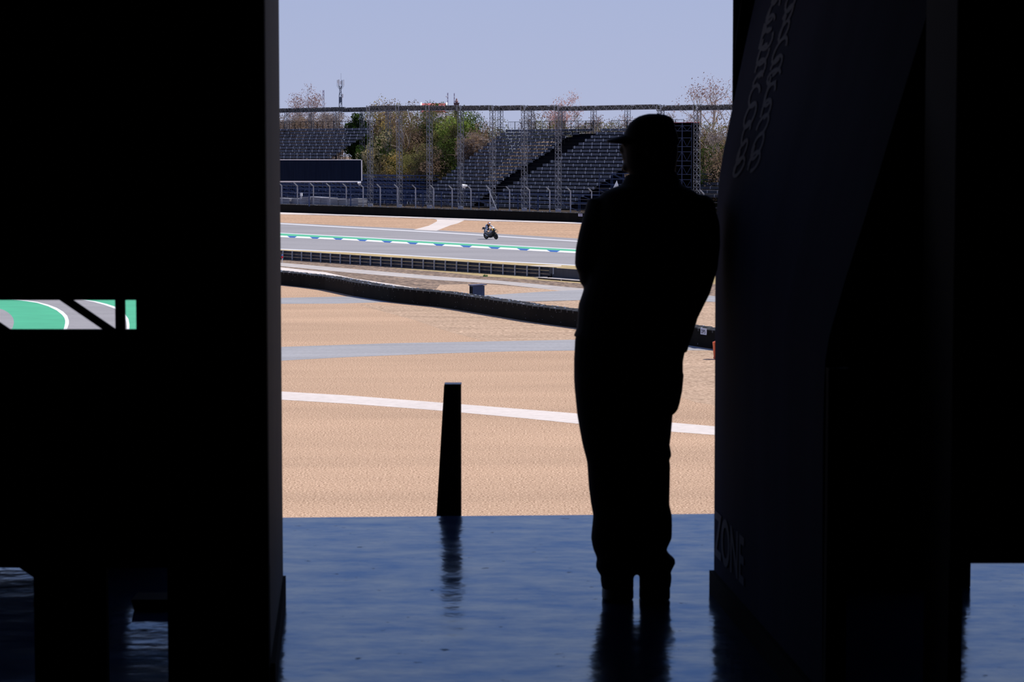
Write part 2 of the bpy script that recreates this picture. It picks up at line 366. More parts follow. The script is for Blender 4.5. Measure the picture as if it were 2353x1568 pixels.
wall_m = mat('dark_wall', (0.012, 0.012, 0.014), 0.8, spec=0.1)
eL = G(650, 1190, 0); eR = G(1330, 1184, 0)
def edge_y(x): return eL.y + (eR.y - eL.y) * (x - eL.x) / (eR.x - eL.x)
mb = MB()
mb.hexa([(-9, -5, -0.35), (9, -5, -0.35), (9, edge_y(9), -0.35), (-9, edge_y(-9), -0.35)], [(-9, -5, 0), (9, -5, 0), (9, edge_y(9), 0), (-9, edge_y(-9), 0)])
fl = mb.build('floor', floor_m); fl['kind'] = 'structure'
ceil_m = mat('dark_ceiling', (0.012, 0.012, 0.013), 0.9, spec=0.05)
def shell(name, lo, hi, m):
    mb = MB(); mb.box(lo, hi); o = mb.build(name, m); o['kind'] = 'structure'; return o
shell('ceiling', (-9, -5, 4.2), (9, 12.6, 4.5), ceil_m)  # front overhang lengthened past the floor edge to keep the sun out
shell('wall_left', (-9.2, -5, 0), (-9, 10.5, 4.2), wall_m)
shell('wall_right', (9, -5, 0), (9.2, 10.5, 4.2), wall_m)
shell('wall_back', (-9.2, -5.2, 0), (9.2, -5, 4.5), wall_m)
shell('wall_front', (-9, 10.2, ZG), (9, 10.5, -0.35), wall_m)
conc_d = mat('ledge_concrete', (0.2, 0.2, 0.2), 0.9, var=0.15, scale=3)
shell('trim_1', (-9, 11.0, -0.95), (9, 12.6, -0.8), conc_d)

# front columns
col_m = mat('column_paint', (0.02, 0.021, 0.026), 0.7, spec=0.2)
xc = D(1675, 150, 9.45).x
xc2 = D(2223, 1200, 9.3).x
cl = empty('square_pillar', (0, 0, 0), 'broad black building pillar rising behind the leaning printed screen', 'pillar')
mb = MB(); q = [(xc, 9.30), (xc2, 9.30), (xc2, 9.75), (xc + 0.08, 9.75)]
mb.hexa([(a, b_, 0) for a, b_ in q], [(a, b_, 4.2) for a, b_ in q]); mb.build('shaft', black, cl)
mb = MB(); mb.box((xc + 0.1, 9.28, 0), (xc2 + 0.012, 9.7, 0.1)); mb.build('plinth', black, cl, bevel=0.004)

# left partition between room and opening
pA = G(650, 1385, 0); yN = 7.42
xN = D(616, 900, yN).x
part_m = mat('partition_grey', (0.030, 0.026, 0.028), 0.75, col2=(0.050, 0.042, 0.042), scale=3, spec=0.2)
lp = empty('partition_wall', (0, 0, 0), 'tall thin grey partition at the left edge of the opening', 'partition wall')
mb = MB()
xT = D(646.5, 784, pA.y).x
mb.hexa([(xT, pA.y, 0.0), (xN, yN, 0.0), (xN - 0.07, yN, 0.0), (xT - 0.07, pA.y, 0.0)][::-1], [(xT, pA.y, 4.2), (xN, yN, 4.2), (xN - 0.07, yN, 4.2), (xT - 0.07, pA.y, 4.2)][::-1])
mb.build('panel', part_m, lp)
mb = MB()
mb.hexa([(xT + 0.010, pA.y + 0.005, 0.0), (xN + 0.016, yN, 0.0), (xN - 0.02, yN, 0.0), (xT - 0.02, pA.y + 0.005, 0.0)][::-1], [(xT + 0.010, pA.y + 0.005, 0.10), (xN + 0.016, yN, 0.10), (xN - 0.02, yN, 0.10), (xT - 0.02, pA.y + 0.005, 0.10)][::-1])
mb.build('base_skirt', black, lp)

# right leaning printed screen
ban_m = mat('navy_screen_fabric', (0.020, 0.025, 0.052), 0.9, col2=(0.030, 0.037, 0.072), scale=1.5, spec=0.03, stretch=(3, 3, 0.3))
rs = empty('printed_screen', (0, 0, 0), 'dark navy printed screen leaning outwards at the top, beside the standing man', 'screen')
dA, dB = 9.18, 7.07
profA = [(1640.5, 1340), (1641.5, 1100), (1642.5, 900), (1643, 760), (1643.5, 650), (1645, 560), (1648, 470), (1654, 400), (1663, 345), (1675, 285), (1690, 212), (1712, 105), (1735, 0), (1790, -250)]
profB = [(1890, 1600), (1890, 1200), (1891, 1000), (1893, 900), (1896, 830), (1906, 770), (1940, 650), (1985, 508), (2020, 395), (2062, 255), (2100, 132), (2120, 66), (2140, 0), (2225, -280)]
cols = []
ns = 10
PA = [D(x, y, dA) for x, y in profA]; PB = [D(x, y, dB) for x, y in profB]
PA[0].z = 0.0; PB[0].z = 0.0
mb = MB(); grid = []
for i in range(ns + 1):
    f_ = i / ns
    grid.append([PA[j].lerp(PB[j], f_) for j in range(len(PA))])
for i in range(ns):
    for j in range(len(PA) - 1):
        mb.face([grid[i][j], grid[i][j + 1], grid[i + 1][j + 1], grid[i + 1][j]])
for i in range(ns):       # back skin
    for j in range(len(PA) - 1):
        o4 = Vector((0.05, 0.0, 0.0)); mb.face([grid[i][j] + o4, grid[i + 1][j] + o4, grid[i + 1][j + 1] + o4, grid[i][j + 1] + o4])
for gi in (0, ns):
    for j in range(len(PA) - 1):
        mb.face([grid[gi][j], grid[gi][j] + o4, grid[gi][j + 1] + o4, grid[gi][j + 1]])
mb.build('fabric_face', ban_m, rs, smooth=False)
mb = MB()
b0 = Vector((PA[0].x - 0.018, dA + 0.0, 0)); b1 = Vector((PB[0].x - 0.022, dB, 0))
h = Vector((0, 0, 0.085)); th = Vector((0.03, 0, 0))
mb.hexa([b0, b1, b1 + th, b0 + th][::-1], [b0 + h, b1 + h, b1 + th + h, b0 + th + h][::-1])
mb.build('base_skirt', black, rs)
mb = MB()
mb.box((PB[0].x + 0.0, dB - 0.06, 0), (PB[0].x + 0.06, dB - 0.0, 1.05)); mb.build('support_post', black, rs)
# lettering on the screen
let_m = mat('faded_grey_print', (0.11, 0.12, 0.155), 0.8, spec=0.1)
def text_mesh(txt, size, bold=0.0, extrude=0.0):
    cu = bpy.data.curves.new('lettering', 'FONT'); cu.body = txt; cu.size = size; cu.offset = bold; cu.extrude = extrude
    ob = bpy.data.objects.new('tmp_text', cu); COL.objects.link(ob)
    dg = bpy.context.evaluated_depsgraph_get()
    me = bpy.data.meshes.new_from_object(ob.evaluated_get(dg)); bpy.data.objects.remove(ob); return me
me = text_mesh('ZONE', 1.0, 0.02); me.materials.append(let_m)
xs = [v.co.x for v in me.vertices]; ys = [v.co.y for v in me.vertices]
x0, x1, y0, y1 = min(xs), max(xs), min(ys), max(ys)
fd = (Vector((PB[0].x, dB, 0)) - Vector((PA[0].x, dA, 0)))
for v in me.vertices:
    a = (v.co.x - x0) / (x1 - x0); bb = (v.co.y - y0) / (y1 - y0)
    f_ = 0.015 + a * 0.325
    p = Vector((PA[0].x, dA, 0)) + fd * f_
    v.co = (p.x - 0.005, p.y, 0.150 + 0.175 * bb)
o = bpy.data.objects.new('lettering', me); COL.objects.link(o); o.parent = rs; o['label'] = 'faded grey capital letters low on the screen'
# looping script running up the leaning part
mb = MB()
def on_face(f_, zz):
    # point on ruled surface at fraction f_, height zz
    j = 0
    for j in range(len(PA) - 1):
        za = PA[j].lerp(PB[j], f_).z; zb = PA[j + 1].lerp(PB[j + 1], f_).z
        if za <= zz <= zb: break
    k = (zz - za) / (zb - za)
    p = PA[j].lerp(PB[j], f_).lerp(PA[j + 1].lerp(PB[j + 1], f_), k)
    return p + Vector((-0.003, -0.0005, 0))
def stroke(pts, w_=0.007):
    LF = 2.11
    for p, q in zip(pts, pts[1:]):
        dx, dz = (q[0] - p[0]) * LF, q[1] - p[1]; L_ = math.hypot(dx, dz) or 1; nx, nz = -dz / L_ * w_ / LF * 1.6, dx / L_ * w_
        mb.face([on_face(p[0] + nx, p[1] + nz), on_face(q[0] + nx, q[1] + nz), on_face(q[0] - nx, q[1] - nz), on_face(p[0] - nx, p[1] - nz)])
for line, fc, ph in ((0, 0.150, 0.0), (1, 0.255, 1.3)):
    r2 = random.Random(11 + line); mb = MB()
    zz = 1.62 + 0.02 * line
    while zz < 2.30:
        hgt = r2.uniform(0.045, 0.085); wd = r2.uniform(0.020, 0.040); sk = r2.uniform(0.0, 0.02)
        pts = []
        a0_, a1_ = r2.choice(((0.3, 5.6), (-1.5, 3.6), (1.4, 6.9), (0, 6.28)))
        for k in range(13):
            a = a0_ + (a1_ - a0_) * k / 12
            pts.append((fc + wd * math.cos(a) + sk * math.sin(a), zz + hgt * 0.55 * math.sin(a)))
        stroke(pts)
        if r2.random() < 0.5:
            stroke([(fc - wd, zz - hgt * 0.5), (fc - wd + sk, zz + hgt * 0.9)])
        zz += hgt * 0.85
    mb.build('script_line', let_m, rs)['label'] = 'faded looping script running up the screen'

# thin cord on the black column
mb = MB(); mb.tube([D(1707, -20, 9.28), D(1697, 50, 9.27), D(1688, 115, 9.28)], 0.0022, 6)
o = mb.build('cord', mat('grey_cord', (0.06, 0.06, 0.065), 0.7)); tag(o, 'thin grey cord hanging on the black column at upper right', 'cord')

# ---------------------------------------------------------------- racks that mask both sides
dR = 7.37
def pxz(px, py, y=dR):
    p = D(px, py, y); return p.x, p.z
rk = empty('equipment_rack', (0, 0, 0), 'huge black equipment rack with a narrow slot at left', 'equipment rack')
xl = D(-260, 700, dR).x; xr = D(612, 700, dR).x; xs_ = D(312.5, 720, dR).x
zs1 = D(100, 690, dR).z; zs0 = D(100, 758.5, dR).z; zb_ = D(100, 1305.5, dR).z
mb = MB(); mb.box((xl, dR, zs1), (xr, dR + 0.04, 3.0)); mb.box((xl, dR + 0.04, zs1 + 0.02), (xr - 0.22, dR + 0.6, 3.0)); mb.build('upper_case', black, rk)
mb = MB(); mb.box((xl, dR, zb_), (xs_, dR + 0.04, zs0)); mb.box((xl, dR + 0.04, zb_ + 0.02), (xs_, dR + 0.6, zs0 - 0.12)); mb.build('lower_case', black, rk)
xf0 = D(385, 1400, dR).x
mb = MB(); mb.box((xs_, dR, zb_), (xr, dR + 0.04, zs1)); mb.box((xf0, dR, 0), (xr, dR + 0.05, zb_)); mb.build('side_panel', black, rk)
x0, x1 = D(264, 720, dR).x, D(285.5, 720, dR).x
mb = MB(); mb.box((x0, dR, zs0 - 0.01), (x1, dR + 0.03, zs1 + 0.01)); mb.build('slot_post', black, rk, bevel=0.003)
for sh in (0, -244):
    q = [(135 + sh, 689), (164 + sh, 689), (268 + sh, 760), (239 + sh, 760)]
    P4 = [D(x, y, dR + 0.005) for x, y in q]
    mb = MB(); mb.hexa(P4, [p + Vector((0, 0.022, 0)) for p in P4]); mb.build('diagonal_brace', black, rk)
x0, x1 = D(78, 1400, dR).x, D(245, 1400, dR).x
mb = MB(); mb.box((x0, dR, 0), (x1, dR + 0.04, zb_ + 0.01)); mb.build('foot', black, rk)
q = [D(42, 1304, dR), D(80, 1330, dR), D(80, 1304, dR)]
mb = MB(); mb.hexa(q, [p + Vector((0, 0.02, 0)) for p in q]); mb.build('corner_bracket', black, rk)
x0, x1 = D(-230, 1400, dR).x, D(-150, 1400, dR).x
mb = MB(); mb.box((x0, dR, 0), (x1, dR + 0.04, zb_ + 0.01)); mb.build('foot', black, rk)
# unseen raised blocks added behind the rack to darken the floor reflection
ct = empty('reflection_blocker', (0, 0, 0), 'low black cart behind the left rack, seen through the gap beneath it', 'cart')
x0, x1 = D(-500, 1200, 10).x, D(250, 1200, 10).x
mb = MB(); mb.box((x0, 10.0, 0.15), (x1, 10.5, 0.85)); mb.build('body', black, ct, bevel=0.01)
x2 = D(405, 1200, 10).x
mb = MB(); mb.box((x1, 10.0, 0.415), (x2, 10.5, 0.85)); mb.build('raised_block', black, ct, bevel=0.01)
for xx in (x0 + 0.1, x1 - 0.12):
    for yy in (10.06, 10.44):
        mb = MB(); mb.tube([(xx - 0.02, yy, 0.06), (xx + 0.02, yy, 0.06)], 0.06, 16); mb.build('castor', rubber, ct, smooth=False)
x0, x1 = D(243, 1400, 9.9).x, D(402, 1400, 9.9).x  # hidden low block, added so the floor gap reflects dark instead of sky
mb = MB(); mb.box((x0, 9.8, 0), (x1, 9.95, 0.215)); o = mb.build('low_reflection_block', black, bevel=0.008); tag(o, 'low black crate standing on the floor behind the left rack', 'crate')
x0, x1 = D(303, 1400, 8.82).x, D(388, 1400, 8.82).x
mb = MB(); mb.hexa([(x0 + 0.01, 8.8, 0), (x1, 8.8, 0), (x1, 8.95, 0), (x0 + 0.01, 8.95, 0)], [(x0, 8.8, 0.042), (x1, 8.8, 0.042), (x1, 8.95, 0.042), (x0, 8.95, 0.042)])
o = mb.build('tool_case', black, bevel=0.003); tag(o, 'small flat black case on the blue floor under the left rack', 'case')
# right cabinet
rc = empty('wall_cabinet', (0, 0, 0), 'wide black cabinet with rounded lower edge standing at the right', 'cabinet')
x0 = D(2185, 1200, 6.4).x; x1 = D(2900, 1200, 6.4).x; zb2 = D(2300, 1297, 6.4).z
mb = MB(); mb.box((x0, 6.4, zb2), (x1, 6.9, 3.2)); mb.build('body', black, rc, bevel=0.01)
mb = MB(); mb.box((x0, 6.42, 0), (D(2214, 1400, 6.4).x, 6.8, zb2 + 0.01)); mb.build('leg', black, rc)
mb = MB(); mb.box((D(2780, 1400, 6.4).x, 6.42, 0), (D(2820, 1400, 6.4).x, 6.8, zb2 + 0.01)); mb.build('leg', black, rc)

# ---------------------------------------------------------------- stub post outside the floor edge
dp = 11.9
sp = empty('barrier_post', (0, 0, 0), 'short black tapered post standing just beyond the blue floor edge', 'post')
fa = [D(1022, 885, dp), D(1059, 885, dp), D(1058.5, 1185, dp), D(1022, 1185, dp)]
xL, xR_ = fa[0].x, fa[1].x; zt = fa[0].z
mb = MB(); mb.box((xL, dp, -0.8), (xR_, dp + 0.09, zt)); mb.build('shaft', black, sp, bevel=0.002)
xb = D(1003, 1185, dp + 0.02).x; zb = D(1003, 1185, dp).z
sl_ = (xb - (xL - 0.004)) / (zb - zt)
q = [Vector((xL - 0.004, dp + 0.012, zt - 0.003)), Vector((xL + 0.002, dp + 0.012, zt - 0.003)), Vector((xL + 0.002, dp + 0.012, -0.8)), Vector((xL - 0.004 + sl_ * (-0.8 - zt), dp + 0.012, -0.8))]
mb = MB(); mb.hexa(q, [p + Vector((0, 0.012, 0)) for p in q]); mb.build('side_gusset', black, sp)
mb = MB(); mb.box((xL - 0.002, dp - 0.002, zt - 0.001), (xR_ + 0.002, dp + 0.092, zt + 0.004)); mb.build('top_cap', mat('cap_steel', (0.25, 0.25, 0.27), 0.4, 0.5), sp)
mb = MB(); mb.box((xL - 0.35, dp - 0.05, -0.8), (xR_ + 0.06, dp + 0.14, -0.79)); mb.build('base_plate', black, sp)

# ---------------------------------------------------------------- the standing man
YM = 9.03
def mp(px, py, dy=0.0):
    p = D(px, py, YM); return Vector((p.x, YM + dy, p.z))
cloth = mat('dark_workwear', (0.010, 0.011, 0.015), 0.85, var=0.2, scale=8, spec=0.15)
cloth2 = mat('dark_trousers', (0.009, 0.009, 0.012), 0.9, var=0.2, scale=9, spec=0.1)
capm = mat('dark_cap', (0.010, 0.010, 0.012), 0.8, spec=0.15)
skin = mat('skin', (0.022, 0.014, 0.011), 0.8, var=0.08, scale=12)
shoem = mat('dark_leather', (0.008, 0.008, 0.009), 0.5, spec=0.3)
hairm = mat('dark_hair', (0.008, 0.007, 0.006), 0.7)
Lo = [(425, 1425), (434, 1398), (447, 1371), (469, 1350), (486, 1345), (518, 1336), (546, 1328), (577, 1321), (607, 1319.5), (630, 1326), (653, 1331), (666, 1342), (679, 1335), (694, 1328), (722, 1326), (760, 1324), (773, 1318), (776, 1322), (804, 1319.5), (850, 1318), (888, 1319.5), (952, 1326), (982, 1331), (1020, 1338), (1062, 1349), (1138, 1354), (1185, 1363), (1236, 1358), (1260, 1362), (1283, 1372), (1301, 1368), (1312, 1372), (1322, 1381), (1337, 1379), (1348, 1383), (1366, 1380), (1388, 1383)]
Ro = [(412, 1563), (430, 1594), (450, 1640), (671, 1633), (704, 1622), (727, 1609), (742, 1599), (778, 1586), (793, 1580), (809, 1577), (813, 1572), (840, 1568), (860, 1571), (895, 1568), (934, 1560), (945, 1555), (955, 1541), (980, 1538), (1005, 1529), (1022, 1539), (1047, 1543), (1056, 1537), (1065, 1540), (1159, 1538), (1188, 1544.5), (1235, 1544), (1263, 1531), (1274, 1538), (1283, 1550), (1293, 1552), (1315, 1541), (1326, 1544), (1344, 1541), (1362, 1542), (1384, 1538)]
def ring(xl, xr, py, dep, dy=0.0, n=28, tilt=0.0, pw=2.3):
    out = []
    a = mp(xl, py); b_ = mp(xr, py); cx = (a.x + b_.x) / 2; rx = (b_.x - a.x) / 2
    for k in range(n):
        th = 2 * math.pi * k / n
        c_, s_ = math.cos(th), math.sin(th)
        x = rx * math.copysign(abs(c_) ** (2 / pw), c_); y = dep * math.copysign(abs(s_) ** (2 / pw), s_)
        out.append(Vector((cx + x, YM + dy + y, a.z + tilt * x)))
    return out
man = None
# body: one continuous figure
mb = MB()
hr = [(263, 1480, 1530), (270, 1462, 1546), (282, 1447, 1552), (300, 1438, 1555), (318, 1433, 1556), (332, 1429, 1557), (345, 1430, 1556), (360, 1431.5, 1554), (375, 1432.5, 1551), (388, 1435, 1548), (400, 1445, 1545), (415, 1452, 1548), (432, 1450, 1555), (450, 1440, 1570)]
deps = [0.035, 0.06, 0.073, 0.080, 0.082, 0.081, 0.079, 0.076, 0.070, 0.066, 0.062, 0.062, 0.065, 0.07]
mb.rings([ring(l + 1, r - 2, y, d, 0, 24) for (y, l, r), d in zip(hr, deps)])
mb.ball(mp(1427.5, 344), (0.008, 0.012, 0.016))                      # nose
mb.ball(mp(1432, 362, 0.0), (0.006, 0.022, 0.007))                   # lips
mb.ball(mp(1436, 385, 0.0), (0.012, 0.024, 0.016))                   # chin
mb.ball(mp(1432, 333, 0.0), (0.006, 0.045, 0.008))                   # brow
for s_ in (-1, 1):
    mb.ball(mp(1492, 345, s_ * 0.080), (0.018, 0.008, 0.030))         # ears
def body_tube(pts, rad): mb.tube(pts, rad, 14)
mb.rings([ring(1440, 1560, 440, 0.06), ring(1392, 1590, 462, 0.09), ring(1385, 1600, 520, 0.11), ring(1382, 1596, 600, 0.11), ring(1375, 1585, 680, 0.11), ring(1350, 1560, 780, 0.12), ring(1345, 1545, 850, 0.12), ring(1350, 1540, 900, 0.11)])
armL = [mp(1395, 478), mp(1377, 545, -0.01), mp(1366, 600, -0.01), mp(1372, 622, 0.01), mp(1400, 632, 0.10), mp(1440, 636, 0.20)]
armR = [mp(1598, 484), mp(1606, 550, -0.01), mp(1604, 622, -0.02), mp(1596, 668, 0.0), mp(1580, 720, 0.03), mp(1560, 775, 0.06)]
body_tube(armL, [0.055, 0.048, 0.042, 0.042, 0.036, 0.026]); body_tube(armR, [0.055, 0.048, 0.042, 0.038, 0.034, 0.026])
legL = [mp(1395, 880), mp(1402, 1000), mp(1412, 1090), mp(1415, 1200), mp(1420, 1340)]
legR = [mp(1500, 880), mp(1498, 1000), mp(1497, 1090), mp(1500, 1200), mp(1504, 1340)]
for L_ in (legL, legR): body_tube(L_, [0.085, 0.072, 0.055, 0.052, 0.036])
def hand(w0, fw, up, r):
    """palm, four fingers of different length and a thumb from wrist w0 pointing along fw"""
    fw = fw.normalized(); side = fw.cross(up).normalized(); up = side.cross(fw).normalized()
    mb.tube([w0, w0 + fw * 0.03, w0 + fw * 0.085], [0.024, 0.036, 0.038], 10, flat=0.5)
    for i, ln in enumerate((0.064, 0.075, 0.070, 0.054)):
        b0_ = w0 + fw * 0.08 + side * (0.027 - 0.018 * i)
        mb.tube([b0_, b0_ + fw * ln * 0.45, b0_ + fw * ln * 0.78 - up * 0.012 * r, b0_ + fw * ln * 0.92 - up * 0.030 * r], [0.009, 0.0088, 0.008, 0.007], 8)
    b0_ = w0 + fw * 0.025 + side * 0.025
    mb.tube([b0_, b0_ + side * 0.03 + fw * 0.025 - up * 0.006, b0_ + side * 0.036 + fw * 0.055 - up * 0.018], [0.012, 0.010, 0.008], 8)
hand(armL[-1], Vector((1, 0.15, -0.1)), Vector((0, 1, 0.1)), 1.0)
hand(armR[-1], Vector((-0.35, 0.2, -1)), Vector((0, -1, 0)), 0.7)
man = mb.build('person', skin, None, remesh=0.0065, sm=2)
tag(man, 'man in dark cap and workwear leaning on the printed screen, seen from behind', 'person')
# jacket
mb = MB()
rows = [(412, 1441, 1556, 0.070), (424, 1430, 1566, 0.085), (432, 1406, 1584, 0.10), (442, 1385, 1600, 0.115), (456, 1372, 1608, 0.125), (480, 1364, 1612, 0.13), (540, 1358, 1614, 0.135), (600, 1352, 1614, 0.135), (650, 1344, 1612, 0.135), (668, 1340, 1610, 0.135), (680, 1336, 1608, 0.135), (700, 1329, 1603, 0.14)]
rings_ = [ring(l, r, y, d) for y, l, r, d in rows]
for y, l, r, tl in ((730, 1327, 1603, -0.03), (760, 1325, 1592, -0.06), (778, 1321, 1584, -0.10), (792, 1316.5, 1579, -0.145)):
    rings_.append(ring(l, r, y, 0.145, 0, 28, tl))
mb.rings(rings_)
mb.tube([mp(1400, 484), mp(1390, 480), mp(1378, 520, -0.01), mp(1371, 548, -0.01), mp(1363.5, 580, -0.01), mp(1361.5, 606, 0.0), mp(1366, 622, 0.02), mp(1395, 634, 0.10), mp(1425, 636, 0.17)], [0.060, 0.074, 0.070, 0.070, 0.068, 0.067, 0.062, 0.055, 0.048], 16)
mb.ball(mp(1352, 640, 0.02), (0.035, 0.06, 0.035))
mb.ball(mp(1608, 478), (0.060, 0.085, 0.052))
mb.tube([mp(1590, 490), mp(1604, 492), mp(1608, 520, -0.01), mp(1610, 560, -0.02), mp(1608, 612, -0.02), mp(1598, 665, 0.0), mp(1583, 715, 0.03), mp(1567, 760, 0.05), mp(1559, 790, 0.06)], [0.06, 0.072, 0.074, 0.072, 0.066, 0.057, 0.045, 0.040, 0.034], 16)
# collar
mb.tube([mp(1497, 425, 0), mp(1497, 408, 0), mp(1496, 396, 0)], [0.112, 0.100, 0.094], 20, flat=0.72)
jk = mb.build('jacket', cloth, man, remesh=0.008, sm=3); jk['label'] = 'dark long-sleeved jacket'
# trousers
mb = MB()
mb.rings([ring(1330, 1590 - 12, 745, 0.12), ring(1321, 1580, 780, 0.13), ring(interp(Lo, 830), interp(Ro, 830), 830, 0.135), ring(interp(Lo, 880), interp(Ro, 880), 880, 0.13), ring(interp(Lo, 930) + 2, interp(Ro, 930) - 2, 930, 0.12)])
ys = [860, 895, 925, 940, 948, 955, 965, 980, 992, 1003, 1012, 1022, 1034, 1047, 1056, 1066, 1090, 1120, 1159, 1185, 1210, 1236, 1252, 1263, 1274, 1284, 1293, 1304, 1315, 1323, 1332, 1345, 1352]
def legdep(y): return interp([(860, 0.125), (950, 0.115), (1060, 0.095), (1180, 0.09), (1290, 0.085), (1352, 0.075)], y)
mb.rings([ring(interp(Lo, y), 1466 if y < 1322 else 1456, y, legdep(y)) for y in ys])
mb.rings([ring(1461 if y < 1322 else 1469, interp(Ro, y), y, legdep(y)) for y in ys])
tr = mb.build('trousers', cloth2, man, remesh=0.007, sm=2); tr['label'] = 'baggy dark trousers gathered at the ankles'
# shoes
for xa, xb_ in ((1383, 1456), (1469, 1540)):
    mb = MB()
    rs_ = []
    zf = mp(xa, 1387).z
    for y, e_ in ((1342, -2), (1356, 0), (1370, 0), (1380, 1), (1387, 2)):
        a = mp(xa - e_ * 0.5, y); b2 = mp(xb_ + e_ * 0.5, y); cx = (a.x + b2.x) / 2; rx = (b2.x - a.x) / 2
        toe = 0.09 + (0.10 if y > 1352 else 0); rr2 = []
        for k in range(24):
            th = 2 * math.pi * k / 24; s_ = math.sin(th)
            rr2.append(Vector((cx + rx * math.cos(th), YM + (toe * s_ if s_ > 0 else 0.075 * s_), max(a.z, 0.003))))
        rs_.append(rr2)
    for p in rs_[-1]: p.z = 0.003
    mb.rings(rs_[::-1]); mb.build('shoe', shoem, man, remesh=0.006, sm=1)
# cap
mb = MB()
crn = [(261.5, 1490, 1513, 0.010), (264, 1479, 1521, 0.03), (267, 1469, 1528, 0.046), (272, 1460, 1536, 0.058), (280, 1450, 1544.5, 0.070), (290, 1442, 1550, 0.078), (302, 1436.5, 1555, 0.085), (313, 1433, 1558, 0.089), (326, 1431, 1560, 0.092), (332, 1432, 1560, 0.091)]
mb.rings([ring(l, r, y, d, 0, 28) for y, l, r, d in crn][::-1])
mb.ball(mp(1513, 264), (0.008, 0.008, 0.006))
cp = mb.build('cap', capm, man, smooth=True)
mb = MB()
hx = mp(1500, 320)
top_, bot_ = [], []
for k in range(17):
    th = math.radians(-78 + 156 * k / 16)
    ux, uy = -math.cos(th), math.sin(th)
    inner_p = Vector((hx.x + ux * 0.100, YM + uy * 0.085, 0)); 
    ext = 0.070 * math.cos(th) ** 0.8
    outer_p = Vector((hx.x + ux * (0.100 + ext), YM + uy * (0.088 + 0.02 * math.cos(th)), 0))
    dz = -0.012 * abs(math.sin(th)) ** 2
    zi = mp(1433, 315.5).z + dz; zo = mp(1395, 324.5).z + dz * 0.8
    top_.append((Vector((inner_p.x, inner_p.y, zi + 0.011)), Vector((outer_p.x, outer_p.y, zo + 0.004)))); bot_.append((Vector((inner_p.x, inner_p.y, zi - 0.014)), Vector((outer_p.x, outer_p.y, zo - 0.006))))
for k in range(16):
    a, b2 = top_[k], top_[k + 1]; c2, d2 = bot_[k], bot_[k + 1]
    mb.face([a[0], a[1], b2[1], b2[0]]); mb.face([c2[0], d2[0], d2[1], c2[1]]); mb.face([a[1], c2[1], d2[1], b2[1]]); mb.face([a[0], b2[0], d2[0], c2[0]])
mb.build('visor', capm, cp)
mb = MB()
mb.rings([ring(l, r, y, d, 0, 20) for y, l, r, d in ((325, 1500, 1557, 0.083), (345, 1505, 1558, 0.082), (365, 1512, 1556, 0.078), (385, 1520, 1553, 0.065), (398, 1525, 1551, 0.055))])
mb.build('hair', hairm, man, smooth=True)

# ---------------------------------------------------------------- motorcycle and rider
bikep = G(1118.5, 549.3, ZG + 0.012)
bm_root = empty('motorcycle', bikep, 'black and grey racing motorcycle with yellow nose on the race track', 'motorcycle')
yaw = math.atan2(-0.79, 0.613); lean = math.radians(13)
bm_root.rotation_euler = Euler((lean, 0, yaw), 'XYZ')
bbody = mat('black_fairing', (0.010, 0.010, 0.012), 0.35)
bgrey = mat('grey_fairing', (0.22, 0.24, 0.29), 0.4)
byel = mat('yellow_nose_paint', (0.95, 0.55, 0.06), 0.5)
bwht = mat('white_leather', (0.85, 0.85, 0.88), 0.5)
borg = mat('orange_helmet', (0.90, 0.22, 0.03), 0.4)
bred = mat('dark_red_panel', (0.12, 0.03, 0.03), 0.5)
tyr = mat('slick_tyre', (0.008, 0.008, 0.009), 0.7)
def wheel(cx, R, wd):
    mb = MB(); nn = 28
    prof = [(R - 0.13, -wd * 0.40), (R - 0.06, -wd * 0.5), (R - 0.015, -wd * 0.34), (R, 0), (R - 0.015, wd * 0.34), (R - 0.06, wd * 0.5), (R - 0.13, wd * 0.40)]
    for k in range(nn):
        a, b2 = 2 * math.pi * k / nn, 2 * math.pi * (k + 1) / nn
        for j in range(len(prof)):
            (r0, y0), (r1, y1) = prof[j], prof[(j + 1) % len(prof)]
            f4 = lambda r, y, t_: (cx + r * math.cos(t_), y, R + r * math.sin(t_))
            mb.face([f4(r0, y0, a), f4(r1, y1, a), f4(r1, y1, b2), f4(r0, y0, b2)])
    ty = mb.build('tyre', tyr, bm_root, smooth=True)
    mb = MB()
    for k in range(5):
        a = 2 * math.pi * k / 5
        mb.tube([(cx, 0, R), (cx + (R - 0.12) * math.cos(a), 0, R + (R - 0.12) * math.sin(a))], 0.018, 6)
    for sy in (-0.03, 0.03):
        mb.tube([(cx, sy - 0.003, R), (cx, sy + 0.003, R)], 0.13, 20)
    mb.build('rim', bbody, ty)
wheel(0.0, 0.315, 0.20); wheel(1.42, 0.30, 0.13)
def profile(name, pts, w_, m, taper=0.82, off_y=0.0):
    cxp = sum(p[0] for p in pts) / len(pts); czp = sum(p[1] for p in pts) / len(pts); mb = MB(); rr2 = []
    for yy, sc in ((-w_, taper), (-w_ * 0.75, 0.96), (0, 1.0), (w_ * 0.75, 0.96), (w_, taper)):
        rr2.append([(cxp + (p[0] - cxp) * sc, yy + off_y, czp + (p[1] - czp) * sc) for p in pts])
    mb.rings(rr2); o = mb.build(name, m, bm_root, smooth=True); q = o.modifiers.new('round', 'SUBSURF'); q.levels = q.render_levels = 2; return o
profile('lower_fairing', [(0.36, 0.16), (0.98, 0.13), (1.16, 0.32), (1.34, 0.66), (1.04, 0.86), (0.56, 0.72), (0.38, 0.44)], 0.23, bbody)
profile('side_panel', [(0.56, 0.46), (0.98, 0.56), (1.32, 0.78), (1.28, 0.94), (0.95, 0.80), (0.54, 0.60)], 0.245, bgrey, 0.9)
